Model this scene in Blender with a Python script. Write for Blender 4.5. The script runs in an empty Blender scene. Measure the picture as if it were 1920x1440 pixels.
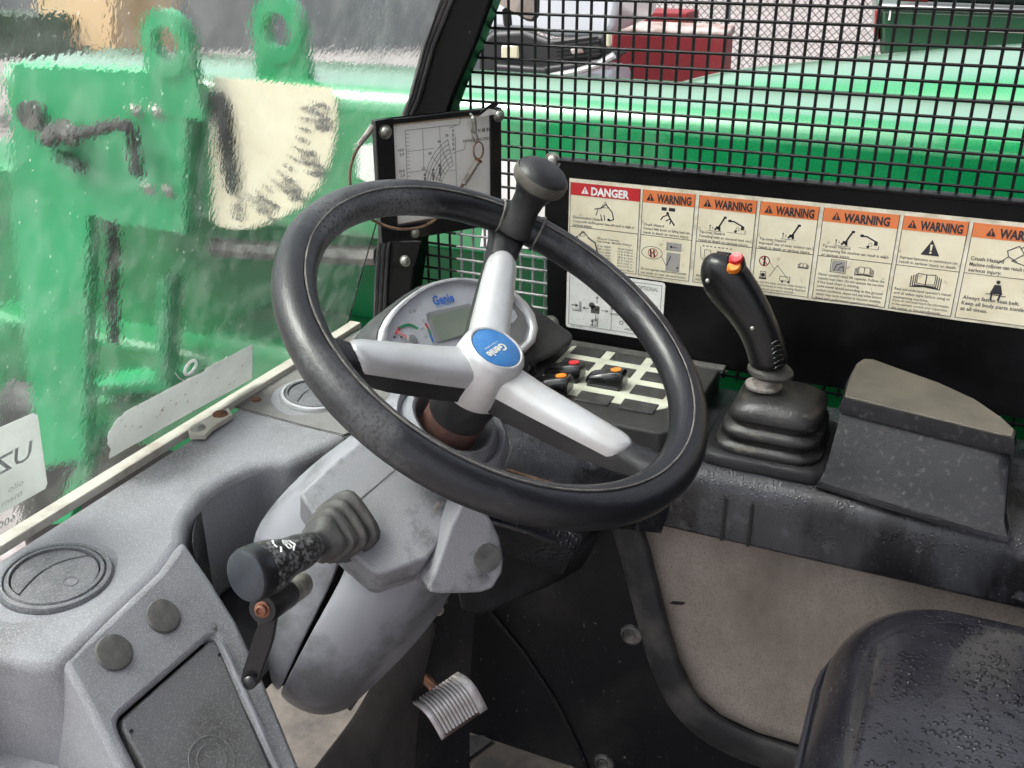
import bpy, bmesh, math, random
from mathutils import Vector, Matrix
random.seed(7)
SC = bpy.context.scene
COL = SC.collection

# ---------------------------------------------------------------- camera, sky, sun, exposure
CAM = Vector((0, 0, 2.0)); FPX = 1838.0
PITCH = math.radians(24.8); AZ = math.radians(23.9)
FW = Vector((math.cos(AZ)*math.cos(PITCH), math.sin(AZ)*math.cos(PITCH), -math.sin(PITCH)))
RT = Vector((math.sin(AZ), -math.cos(AZ), 0)); UP = RT.cross(FW)
cd = bpy.data.cameras.new('camera'); cam = bpy.data.objects.new('camera', cd); COL.objects.link(cam)
cd.sensor_width = 36; cd.lens = 36*FPX/1920; cd.clip_start = 0.02; cd.clip_end = 2000
mw = Matrix((RT, UP, -FW)).transposed().to_4x4(); mw.translation = CAM
cam.matrix_world = mw
SC.camera = cam
wd = bpy.data.worlds.new('World'); SC.world = wd; wd.use_nodes = True
wn = wd.node_tree.nodes; wl = wd.node_tree.links
SUN_EL, SUN_AZ = math.radians(58), math.radians(115)     # azimuth measured from +X towards +Y
sky = wn.new('ShaderNodeTexSky'); sky.sky_type = 'NISHITA'; sky.sun_disc = False
sky.sun_elevation = SUN_EL; sky.sun_rotation = math.pi/2 - SUN_AZ
sky.air_density = 1.0; sky.dust_density = 6.0; sky.ozone_density = 1.0
hs = wn.new('ShaderNodeHueSaturation'); hs.inputs['Saturation'].default_value = 0.30
bg = wn['Background']; bg.inputs['Strength'].default_value = 0.15
wl.new(sky.outputs[0], hs.inputs['Color']); wl.new(hs.outputs[0], bg.inputs['Color'])
sd = bpy.data.lights.new('sun', 'SUN'); sd.energy = 1.2; sd.angle = math.radians(25); sd.color = (1, .97, .93)
sun = bpy.data.objects.new('sun', sd); COL.objects.link(sun)
sdir = Vector((math.cos(SUN_AZ)*math.cos(SUN_EL), math.sin(SUN_AZ)*math.cos(SUN_EL), math.sin(SUN_EL)))
sun.rotation_euler = sdir.to_track_quat('Z', 'Y').to_euler(); sun.location = (2, 4, 8)
SC.view_settings.view_transform = 'Standard'; SC.view_settings.look = 'None'
SC.view_settings.gamma = 1; SC.view_settings.exposure = 1.2
SC.view_settings.use_curve_mapping = False
SC.cycles.use_denoising = True
SC.cycles.max_bounces = 10; SC.cycles.transmission_bounces = 8; SC.cycles.transparent_max_bounces = 12

# ---------------------------------------------------------------- measuring helpers (photo pixel + a known plane -> point)
def ray(x, y): return FW + RT*((x-960)/FPX) - UP*((y-720)/FPX)
def onX(x, y, X): d = ray(x, y); return CAM + d*(X/d.x)
def onY(x, y, Y): d = ray(x, y); return CAM + d*(Y/d.y)
def onZ(x, y, Z): d = ray(x, y); return CAM + d*((Z-2.0)/d.z)
def onD(x, y, D): return CAM + ray(x, y)*D
def onP(x, y, p, n): d = ray(x, y); return CAM + d*((Vector(p)-CAM).dot(n)/d.dot(n))
V = Vector

# ---------------------------------------------------------------- materials
def _n(nt, t, **kw):
    n = nt.nodes.new(t)
    for k, v in kw.items(): setattr(n, k, v)
    return n
def mat(name, col, rough=.5, metal=0., col2=None, nscale=6., lo=.42, hi=.62, speck=None, spscale=500., splo=.55, sphi=.7, spamt=.5,
        bump=0., bscale=500., coat=0., drops=0., dscale=220., rough2=None, stretch=None, spec=.5, detail=5., dh=.0016):
    m = bpy.data.materials.new(name); m.use_nodes = True; nt = m.node_tree; L = nt.links
    b = nt.nodes['Principled BSDF']
    b.inputs['Base Color'].default_value = (*col, 1); b.inputs['Roughness'].default_value = rough
    b.inputs['Metallic'].default_value = metal; b.inputs['Coat Weight'].default_value = coat
    b.inputs['Coat Roughness'].default_value = .1; b.inputs['Coat IOR'].default_value = 1.75; b.inputs['Specular IOR Level'].default_value = spec
    tc = _n(nt, 'ShaderNodeTexCoord'); co = tc.outputs['Object']
    csock = None
    if col2 is not None:
        src = co
        if stretch:
            mp = _n(nt, 'ShaderNodeMapping'); mp.inputs['Scale'].default_value = stretch; L.new(co, mp.inputs[0]); src = mp.outputs[0]
        no = _n(nt, 'ShaderNodeTexNoise'); no.inputs['Scale'].default_value = nscale; no.inputs['Detail'].default_value = detail
        no.inputs['Roughness'].default_value = .62
        L.new(src, no.inputs['Vector'])
        mr = _n(nt, 'ShaderNodeMapRange'); mr.inputs[1].default_value = lo; mr.inputs[2].default_value = hi
        L.new(no.outputs[0], mr.inputs[0])
        mx = _n(nt, 'ShaderNodeMix', data_type='RGBA'); mx.inputs[6].default_value = (*col, 1); mx.inputs[7].default_value = (*col2, 1)
        L.new(mr.outputs[0], mx.inputs[0]); csock = mx.outputs[2]
        if rough2 is not None:
            mr2 = _n(nt, 'ShaderNodeMapRange'); mr2.inputs[3].default_value = rough; mr2.inputs[4].default_value = rough2
            L.new(mr.outputs[0], mr2.inputs[0]); L.new(mr2.outputs[0], b.inputs['Roughness'])
    if speck is not None:
        n2 = _n(nt, 'ShaderNodeTexNoise'); n2.inputs['Scale'].default_value = spscale; n2.inputs['Detail'].default_value = 2
        L.new(co, n2.inputs['Vector'])
        m2 = _n(nt, 'ShaderNodeMapRange'); m2.inputs[1].default_value = splo; m2.inputs[2].default_value = sphi; m2.inputs[4].default_value = spamt
        L.new(n2.outputs[0], m2.inputs[0])
        x2 = _n(nt, 'ShaderNodeMix', data_type='RGBA'); x2.inputs[6].default_value = (*col, 1); x2.inputs[7].default_value = (*speck, 1)
        if csock: L.new(csock, x2.inputs[6])
        L.new(m2.outputs[0], x2.inputs[0]); csock = x2.outputs[2]
    if csock: L.new(csock, b.inputs['Base Color'])
    nsock = None
    if bump:
        n3 = _n(nt, 'ShaderNodeTexNoise'); n3.inputs['Scale'].default_value = bscale; n3.inputs['Detail'].default_value = 3
        L.new(co, n3.inputs['Vector'])
        bp = _n(nt, 'ShaderNodeBump'); bp.inputs['Strength'].default_value = bump; bp.inputs['Distance'].default_value = .002
        L.new(n3.outputs[0], bp.inputs['Height']); nsock = bp.outputs[0]
    if drops:
        vo = _n(nt, 'ShaderNodeTexVoronoi'); vo.inputs['Scale'].default_value = dscale; L.new(co, vo.inputs['Vector'])
        n4 = _n(nt, 'ShaderNodeTexNoise'); n4.inputs['Scale'].default_value = dscale*.12; L.new(co, n4.inputs['Vector'])
        s4 = _n(nt, 'ShaderNodeMath', operation='MULTIPLY_ADD'); s4.inputs[1].default_value = .9; s4.inputs[2].default_value = -.12
        L.new(n4.outputs[0], s4.inputs[0])
        sb = _n(nt, 'ShaderNodeMath', operation='SUBTRACT'); L.new(s4.outputs[0], sb.inputs[0]); L.new(vo.outputs['Distance'], sb.inputs[1])
        cl = _n(nt, 'ShaderNodeMapRange'); cl.inputs[1].default_value = 0; cl.inputs[2].default_value = .22; L.new(sb.outputs[0], cl.inputs[0])
        b2 = _n(nt, 'ShaderNodeBump'); b2.inputs['Strength'].default_value = drops; b2.inputs['Distance'].default_value = dh
        L.new(cl.outputs[0], b2.inputs['Height'])
        if nsock: L.new(nsock, b2.inputs['Normal'])
        nsock = b2.outputs[0]
        rr = _n(nt, 'ShaderNodeMapRange'); rr.inputs[3].default_value = rough; rr.inputs[4].default_value = .08
        L.new(cl.outputs[0], rr.inputs[0]); L.new(rr.outputs[0], b.inputs['Roughness'])
    if nsock: L.new(nsock, b.inputs['Normal'])
    return m

M = {}
M['dash'] = mat('dash_plastic', (.235, .235, .255), .62, col2=(.14, .137, .14), nscale=8, lo=.46, hi=.68, speck=(.38, .38, .405), spscale=760, splo=.48, sphi=.68, spamt=.6, bump=.35, bscale=900)
M['dash_brown'] = mat('dusty_dash_plastic', (.19, .185, .185), .66, col2=(.14, .13, .12), nscale=12, speck=(.27, .26, .25), spscale=500, spamt=.5, bump=.35, bscale=900)
M['lid'] = mat('dirty_lid_plastic', (.135, .135, .14), .6, col2=(.085, .083, .08), nscale=10, lo=.45, hi=.65, speck=(.25, .25, .265), spscale=620, splo=.5, sphi=.7, spamt=.55, bump=.45, bscale=700)
M['cowl'] = mat('cowl_plastic', (.24, .242, .268), .5, col2=(.12, .12, .127), nscale=9, lo=.5, hi=.64, speck=(.27, .27, .285), spscale=700, spamt=.35, bump=.15, bscale=1200)
M['cowl_worn'] = mat('worn_cowl_plastic', (.24, .24, .258), .55, col2=(.085, .085, .09), nscale=13, lo=.53, hi=.64, speck=(.33, .33, .34), spscale=500, spamt=.4, bump=.3, bscale=900)
M['vent'] = mat('vent_plastic', (.12, .12, .13), .5, col2=(.17, .17, .18), nscale=60, speck=(.3, .3, .32), spscale=620, splo=.5, sphi=.68, spamt=.6, bump=.3, bscale=700)
M['plug'] = mat('plug_plastic', (.07, .068, .066), .7, col2=(.13, .125, .12), nscale=70, lo=.4, hi=.7, bump=.2, bscale=800)
M['dark_gap'] = mat('dark_gap', (.012, .012, .013), .8)
M['black_plastic'] = mat('black_plastic', (.010, .010, .012), .45, col2=(.028, .028, .032), nscale=14, lo=.5, hi=.75, bump=.12, bscale=900, spec=.3)
M['kick'] = mat('scuffed_black_panel', (.006, .006, .008), .5, col2=(.024, .022, .021), nscale=7, lo=.5, hi=.8, speck=(.16, .155, .14), spscale=150, splo=.7, sphi=.8, spamt=.7, bump=.1, bscale=600, spec=.25)
M['kick_edge'] = mat('dusty_black_moulding', (.026, .026, .029), .5, col2=(.085, .08, .076), nscale=14, lo=.45, hi=.72, bump=.15, bscale=700, spec=.3)  # dusty black, lightened to paint in the lit sheen of the rolled edge
M['rubber'] = mat('worn_rubber', (.012, .012, .014), .42, col2=(.035, .034, .035), nscale=24, lo=.46, hi=.72, bump=.12, bscale=900, rough2=.6)
M['rim'] = mat('worn_rim_grip', (.009, .009, .012), .33, col2=(.09, .089, .093), nscale=6.5, lo=.51, hi=.64, detail=9, speck=(.012, .012, .014), spscale=330, splo=.52, sphi=.62, spamt=.75, bump=.15, bscale=600, rough2=.6)
M['piping'] = mat('dusty_seam', (.16, .15, .135), .7, col2=(.08, .075, .07), nscale=60)
M['knob_band'] = mat('dusty_band', (.10, .092, .075), .6, col2=(.06, .055, .045), nscale=60)
M['boot'] = mat('dusty_rubber_boot', (.013, .013, .013), .4, col2=(.15, .125, .10), nscale=26, lo=.55, hi=.78, stretch=(1, 1, 3.5), bump=.2, bscale=500, rough2=.75)
M['boot_grey'] = mat('grey_rubber_boot', (.05, .05, .05), .55, col2=(.09, .086, .08), nscale=30, bump=.15, bscale=600)
M['silver'] = mat('silver_paint', (.6, .6, .61), .36, metal=.35, col2=(.46, .45, .43), nscale=14, lo=.5, hi=.75, bump=.06, bscale=900)
M['chrome_edge'] = mat('silver_bezel', (.6, .6, .62), .3, metal=.4, col2=(.5, .5, .51), nscale=30)
M['alu'] = mat('scratched_aluminium', (.8, .78, .79), .42, metal=.15, col2=(.52, .45, .42), nscale=40, lo=.45, hi=.75, bump=.2, bscale=400)
M['zinc'] = mat('zinc_bolt', (.4, .4, .37), .4, metal=.7, col2=(.25, .24, .2), nscale=120)
M['rust'] = mat('rust', (.2, .075, .035), .8, col2=(.1, .045, .03), nscale=120, bump=.4, bscale=500)
M['rusty_cable'] = mat('rusty_cable', (.22, .14, .085), .6, col2=(.12, .06, .035), nscale=70, bump=.3, bscale=900)
M['shaft'] = mat('rusty_shaft', (.13, .06, .045), .6, col2=(.08, .04, .035), nscale=60)
M['black_paint'] = mat('black_gloss_paint', (.003, .003, .0035), .35, col2=(.012, .012, .013), nscale=30, lo=.6, hi=.85, speck=(.2, .19, .17), spscale=160, splo=.72, sphi=.8, spamt=.5, spec=.2)
M['plate'] = mat('dirty_black_plate', (.0025, .0025, .003), .38, col2=(.014, .013, .016), nscale=9, lo=.52, hi=.85, speck=(.3, .28, .25), spscale=70, splo=.77, sphi=.82, spamt=.7, rough2=.5, spec=.2)
M['frame_black'] = mat('chart_frame_black', (.008, .008, .009), .35, col2=(.05, .035, .028), nscale=24, lo=.58, hi=.8)
M['wire'] = mat('coated_wire', (.004, .0035, .005), .45, col2=(.02, .014, .014), nscale=30, lo=.6, hi=.8, spec=.3)
M['wire_bare'] = mat('zinc_wire', (.34, .35, .35), .5, metal=.2, col2=(.2, .2, .2), nscale=60)
M['green'] = mat('green_machine_paint', (.002, .2, .06), .22, col2=(.003, .19, .06), nscale=3, lo=.4, hi=.7, coat=.6, bump=.05, bscale=160)
M['green_wet'] = mat('wet_green_paint', (.002, .235, .07), .3, col2=(.012, .27, .09), nscale=5, coat=1., drops=.03, dscale=300, bump=.05, bscale=60)
M['green_chassis'] = mat('matt_green_paint', (.002, .21, .065), .45, col2=(.005, .13, .042), nscale=5, lo=.45, hi=.7)
M['shroud'] = mat('dusty_shroud', (.075, .07, .066), .65, col2=(.022, .021, .02), nscale=9, lo=.42, hi=.66, stretch=(1, 1, .4), bump=.2, bscale=500)
M['pedal_dirt'] = mat('muddy_metal', (.22, .17, .15), .7, col2=(.12, .09, .08), nscale=60)
M['green_light'] = mat('faded_green_paint', (.012, .33, .125), .4, col2=(.008, .27, .1), nscale=4, coat=.2)  # paler green; on ledge and upright it holds their highlights as colour
M['green_dark'] = mat('dark_green_paint', (.004, .1, .035), .5, col2=(.01, .06, .03), nscale=9)
M['black_hose'] = mat('black_hose', (.01, .01, .01), .5)
M['steel_dark'] = mat('greasy_steel', (.05, .05, .05), .5, metal=.4, col2=(.18, .17, .16), nscale=20)
M['cream'] = mat('cream_decal', (.82, .76, .58), .45, col2=(.74, .67, .49), nscale=25, lo=.4, hi=.7, speck=(.34, .28, .2), spscale=110, splo=.66, sphi=.78, spamt=.6)
M['decal_edge'] = mat('decal_margin', (.84, .79, .64), .5, col2=(.6, .55, .42), nscale=40)
M['decal_white'] = mat('white_decal', (.88, .88, .86), .4, col2=(.8, .8, .78), nscale=25, speck=(.4, .4, .4), spscale=300, spamt=.3)
M['paper'] = mat('chart_paper', (.86, .84, .8), .45, col2=(.76, .72, .66), nscale=9, lo=.5, hi=.75)
M['paper_edge'] = mat('yellowed_paper', (.62, .5, .36), .6, col2=(.5, .36, .22), nscale=40)
M['red'] = mat('red_print', (.55, .02, .025), .4)
M['orange'] = mat('orange_print', (.78, .2, .055), .4, col2=(.7, .22, .08), nscale=50)
M['ink'] = mat('black_ink', (.03, .03, .035), .5)
M['ink_grey'] = mat('grey_ink', (.12, .115, .105), .6)
M['ink_mid'] = mat('pale_ink', (.34, .33, .31), .6)
M['white'] = mat('white_print', (.82, .82, .8), .5)
M['red_dot'] = mat('red_button', (.72, .03, .035), .35)
M['orange_dot'] = mat('orange_button', (.85, .24, .02), .35)
M['blue'] = mat('blue_cap', (.03, .16, .43), .38, col2=(.05, .2, .47), nscale=60, speck=(.3, .35, .45), spscale=500, splo=.66, sphi=.74, spamt=.5)
M['blue_ink'] = mat('blue_print', (.05, .15, .5), .5)
M['cap_letter'] = mat('cap_lettering', (.72, .71, .6), .5)
M['gauge_face'] = mat('gauge_face', (.46, .47, .51), .45, col2=(.4, .41, .44), nscale=30, speck=(.6, .6, .62), spscale=600, spamt=.3)
M['lcd'] = mat('lcd_glass', (.17, .2, .16), .25, col2=(.2, .23, .18), nscale=30)
M['lcd_frame'] = mat('lcd_frame', (.22, .22, .23), .4)
M['gauge_green'] = mat('gauge_green', (.03, .22, .1), .5); M['gauge_red'] = mat('gauge_red', (.5, .05, .06), .5)
M['gauge_blue'] = mat('gauge_blue', (.05, .15, .5), .5)
M['gauge_pink'] = mat('gauge_pointer', (.6, .2, .22), .5)
M['housing'] = mat('cluster_housing', (.022, .023, .026), .55, col2=(.06, .06, .063), nscale=12, bump=.2, bscale=900)
M['cluster_dark'] = mat('cluster_dark_face', (.12, .12, .125), .45, col2=(.17, .17, .175), nscale=18)
M['key_frame'] = mat('switch_frame', (.6, .62, .5), .5, col2=(.5, .5, .42), nscale=30)
M['switch_blank'] = mat('switch_blank', (.028, .028, .028), .6, col2=(.05, .049, .047), nscale=40, bump=.25, bscale=800)
M['rocker'] = mat('rocker_black', (.008, .008, .009), .22, coat=.3)
M['console'] = mat('console_top_plastic', (.026, .026, .026), .6, col2=(.05, .048, .045), nscale=14, lo=.45, hi=.7, bump=.25, bscale=800)
M['console_wet'] = mat('wet_console_plastic', (.036, .037, .043), .4, col2=(.006, .006, .008), nscale=11, lo=.47, hi=.57, speck=(.10, .10, .11), spscale=60, splo=.6, sphi=.75, spamt=.5, stretch=(1, 1, .3), drops=.3, dscale=260)
M['box'] = mat('storage_box_plastic', (.009, .0095, .012), .42, col2=(.022, .022, .026), nscale=9, lo=.48, hi=.7, speck=(.09, .09, .095), spscale=160, splo=.58, sphi=.85, spamt=.6, bump=.2, bscale=700, spec=.3)
M['box_lid'] = mat('dusty_box_lid', (.088, .079, .06), .7, col2=(.062, .056, .043), nscale=18, bump=.12, bscale=600)
M['beige'] = mat('speckled_beige_liner', (.34, .295, .26), .75, col2=(.15, .128, .108), nscale=4.5, lo=.4, hi=.66, stretch=(1, 1, .6), speck=(.15, .122, .10), spscale=480, splo=.46, sphi=.68, spamt=.55, bump=.3, bscale=420)
M['floor'] = mat('muddy_floor_mat', (.12, .104, .09), .75, col2=(.05, .046, .042), nscale=14, lo=.4, hi=.62, bump=.4, bscale=120)
M['cream_channel'] = mat('cream_channel', (.5, .475, .415), .5, col2=(.34, .3, .25), nscale=30, lo=.5, hi=.7)
M['seat'] = mat('wet_black_vinyl', (.008, .008, .012), .22, col2=(.016, .016, .021), nscale=18, bump=.12, bscale=420, drops=1.0, dscale=165, dh=.003, coat=.3, spec=.6)
M['seat_pipe'] = mat('vinyl_piping', (.02, .02, .026), .4)
M['seal'] = mat('rubber_seal', (.03, .03, .033), .5, col2=(.06, .058, .055), nscale=20)

def vinyl(name, col, k, **kw):
    m = mat(name, col, **kw); nt = m.node_tree; b = nt.nodes['Principled BSDF']; out = nt.nodes['Material Output']
    tr = _n(nt, 'ShaderNodeBsdfTranslucent'); mx = _n(nt, 'ShaderNodeMixShader'); mx.inputs[0].default_value = k
    src = b.inputs['Base Color'].links[0].from_socket; nt.links.new(src, tr.inputs[0])
    nt.links.new(b.outputs[0], mx.inputs[1]); nt.links.new(tr.outputs[0], mx.inputs[2]); nt.links.new(mx.outputs[0], out.inputs[0]); return m
M['sticker_grey'] = vinyl('worn_grey_sticker', (.72, .73, .72), .55, rough=.5, col2=(.62, .63, .62), nscale=10, speck=(.2, .1, .05), spscale=170, splo=.68, sphi=.74, spamt=.8)
M['sticker_white'] = vinyl('white_sticker', (.8, .82, .8), .6, rough=.5, col2=(.7, .72, .7), nscale=12)
M['sticker_ink'] = mat('faded_print', (.4, .42, .42), .6)
M['lever_black'] = mat('lever_black', (.012, .012, .014), .3, col2=(.03, .03, .03), nscale=40, lo=.55, hi=.8)
M['lever_worn'] = mat('worn_lever_grip', (.012, .012, .013), .4, col2=(.2, .2, .2), nscale=240, lo=.47, hi=.62, detail=3, rough2=.65)
M['lever_end'] = mat('lever_end_cap', (.024, .028, .037), .35, col2=(.042, .047, .058), nscale=40)
M['lever_steel'] = mat('lever_steel', (.3, .29, .26), .5, metal=.3, col2=(.16, .15, .13), nscale=90)
M['copper'] = mat('rusty_bolt', (.2, .085, .05), .5, metal=.3, col2=(.25, .1, .06), nscale=300)
M['joy'] = mat('joystick_grip', (.006, .006, .007), .3, col2=(.016, .015, .014), nscale=30, lo=.5, hi=.75, bump=.05, bscale=800)
M['joy_dust'] = mat('dusty_grip', (.03, .029, .027), .5, col2=(.07, .066, .058), nscale=50, lo=.45, hi=.6)
M['washer'] = mat('pale_washer', (.36, .33, .31), .5, metal=.3, col2=(.2, .17, .15), nscale=120)
# setting outside
M['gravel'] = mat('gravel_ground', (.23, .2, .2), .9, col2=(.12, .11, .085), nscale=.5, lo=.42, hi=.66, speck=(.36, .33, .33), spscale=9, spamt=.7, splo=.45, sphi=.6, bump=.5, bscale=8, stretch=(1.6, .5, 1))
M['asphalt'] = mat('worn_asphalt', (.035, .035, .04), .9, col2=(.06, .06, .064), nscale=1.5, spec=.1)
M['barrier_red'] = mat('painted_barrier', (.2, .009, .015), .6, col2=(.26, .07, .06), nscale=9, lo=.6, hi=.75)
M['barrier_white'] = mat('barrier_top', (.4, .36, .34), .7, col2=(.22, .15, .13), nscale=8)
M['truck_white'] = mat('truck_paint', (.6, .63, .67), .3, coat=.5)
M['truck_dark'] = mat('truck_plastic', (.014, .0145, .017), .45)
M['headlight'] = mat('headlight_lens', (.6, .58, .4), .2, coat=1)
M['truck_green'] = mat('green_truck_paint', (.022, .085, .04), .28, col2=(.018, .07, .034), nscale=4, coat=.5)
M['chrome'] = mat('chrome_strip', (.5, .52, .51), .25, metal=.8)
M['tail_red'] = mat('tail_lamp', (.25, .008, .012), .2, coat=1)
M['fence'] = mat('fence_wire', (.1, .095, .1), .6)
M['post'] = mat('fence_post', (.25, .27, .3), .5, metal=.3)
M['tan'] = mat('tan_sheet', (.48, .32, .17), .6, col2=(.42, .28, .15), nscale=3)
M['hedge'] = mat('dark_container', (.025, .06, .035), .7, col2=(.05, .1, .06), nscale=6)
M['roof'] = mat('roof_liner', (.03, .03, .03), .7)
def glass_mat():
    m = bpy.data.materials.new('rain_wet_glass'); m.use_nodes = True; nt = m.node_tree; L = nt.links
    nt.nodes.remove(nt.nodes['Principled BSDF']); out = nt.nodes['Material Output']
    tc = _n(nt, 'ShaderNodeTexCoord'); mp = _n(nt, 'ShaderNodeMapping'); mp.inputs['Scale'].default_value = (1, .8, .62); L.new(tc.outputs['Object'], mp.inputs[0])
    n1 = _n(nt, 'ShaderNodeTexNoise'); n1.inputs['Scale'].default_value = 230; n1.inputs['Detail'].default_value = 3; L.new(mp.outputs[0], n1.inputs['Vector'])
    n2 = _n(nt, 'ShaderNodeTexNoise'); n2.inputs['Scale'].default_value = 22; n2.inputs['Detail'].default_value = 2; L.new(mp.outputs[0], n2.inputs['Vector'])
    ad = _n(nt, 'ShaderNodeMath', operation='MULTIPLY_ADD'); ad.inputs[1].default_value = .3; L.new(n2.outputs[0], ad.inputs[0]); L.new(n1.outputs[0], ad.inputs[2])
    bp = _n(nt, 'ShaderNodeBump'); bp.inputs['Strength'].default_value = .022; bp.inputs['Distance'].default_value = .003; L.new(ad.outputs[0], bp.inputs['Height'])
    rf = _n(nt, 'ShaderNodeBsdfRefraction'); rf.inputs['IOR'].default_value = 1.33; rf.inputs['Roughness'].default_value = .02
    rf.inputs['Color'].default_value = (.94, .97, .95, 1); L.new(bp.outputs[0], rf.inputs['Normal'])
    gl = _n(nt, 'ShaderNodeBsdfGlossy'); gl.inputs['Roughness'].default_value = .08; L.new(bp.outputs[0], gl.inputs['Normal'])
    # thin film of grime that catches daylight
    df = _n(nt, 'ShaderNodeBsdfTranslucent'); df.inputs['Color'].default_value = (.8, .82, .8, 1)
    n3 = _n(nt, 'ShaderNodeTexNoise'); n3.inputs['Scale'].default_value = 60; n3.inputs['Detail'].default_value = 6; L.new(mp.outputs[0], n3.inputs['Vector'])
    mr = _n(nt, 'ShaderNodeMapRange'); mr.inputs[1].default_value = .45; mr.inputs[2].default_value = .8; mr.inputs[3].default_value = .008; mr.inputs[4].default_value = .05; L.new(n3.outputs[0], mr.inputs[0])
    vo = _n(nt, 'ShaderNodeTexVoronoi'); vo.inputs['Scale'].default_value = 190; L.new(mp.outputs[0], vo.inputs['Vector'])
    sx = _n(nt, 'ShaderNodeSeparateColor'); L.new(vo.outputs['Color'], sx.inputs[0])
    th = _n(nt, 'ShaderNodeMath', operation='MULTIPLY_ADD'); th.inputs[1].default_value = .55; th.inputs[2].default_value = -.33; L.new(sx.outputs[0], th.inputs[0])
    sb = _n(nt, 'ShaderNodeMath', operation='SUBTRACT'); L.new(th.outputs[0], sb.inputs[0]); L.new(vo.outputs['Distance'], sb.inputs[1])
    sk = _n(nt, 'ShaderNodeMapRange'); sk.inputs[1].default_value = 0; sk.inputs[2].default_value = .06; sk.inputs[4].default_value = .22; L.new(sb.outputs[0], sk.inputs[0])
    mxm = _n(nt, 'ShaderNodeMath', operation='MAXIMUM'); L.new(mr.outputs[0], mxm.inputs[0]); L.new(sk.outputs[0], mxm.inputs[1])
    m1 = _n(nt, 'ShaderNodeMixShader'); m1.inputs[0].default_value = .035; L.new(rf.outputs[0], m1.inputs[1]); L.new(gl.outputs[0], m1.inputs[2])
    m2 = _n(nt, 'ShaderNodeMixShader'); L.new(mxm.outputs[0], m2.inputs[0]); L.new(m1.outputs[0], m2.inputs[1]); L.new(df.outputs[0], m2.inputs[2])
    L.new(m2.outputs[0], out.inputs[0]); return m
M['glass'] = glass_mat()

# ---------------------------------------------------------------- object helpers
WLOC = {}
def empty(name, loc, label, cat, group=None):
    o = bpy.data.objects.new(name, None); COL.objects.link(o); o.location = loc; o.empty_display_size = .02
    WLOC[o] = V(loc); o['label'] = label; o['category'] = cat
    if group: o['group'] = group
    return o
def tag(o, label=None, cat=None, group=None, kind=None):
    if label: o['label'] = label
    if cat: o['category'] = cat
    if group: o['group'] = group
    if kind: o['kind'] = kind
    return o
_txt = {}
def text_mesh(s, bold):
    k = (s, bold)
    if k not in _txt:
        c = bpy.data.curves.new('t', 'FONT'); c.body = s; c.size = 1; c.resolution_u = 2; c.offset = bold; c.fill_mode = 'BOTH'
        o = bpy.data.objects.new('t', c); COL.objects.link(o)
        me = bpy.data.meshes.new_from_object(o)
        vs = [v.co.copy() for v in me.vertices]; fs = [tuple(p.vertices) for p in me.polygons]
        bpy.data.objects.remove(o); bpy.data.curves.remove(c); bpy.data.meshes.remove(me)
        _txt[k] = (vs, fs)
    return _txt[k]

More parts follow.
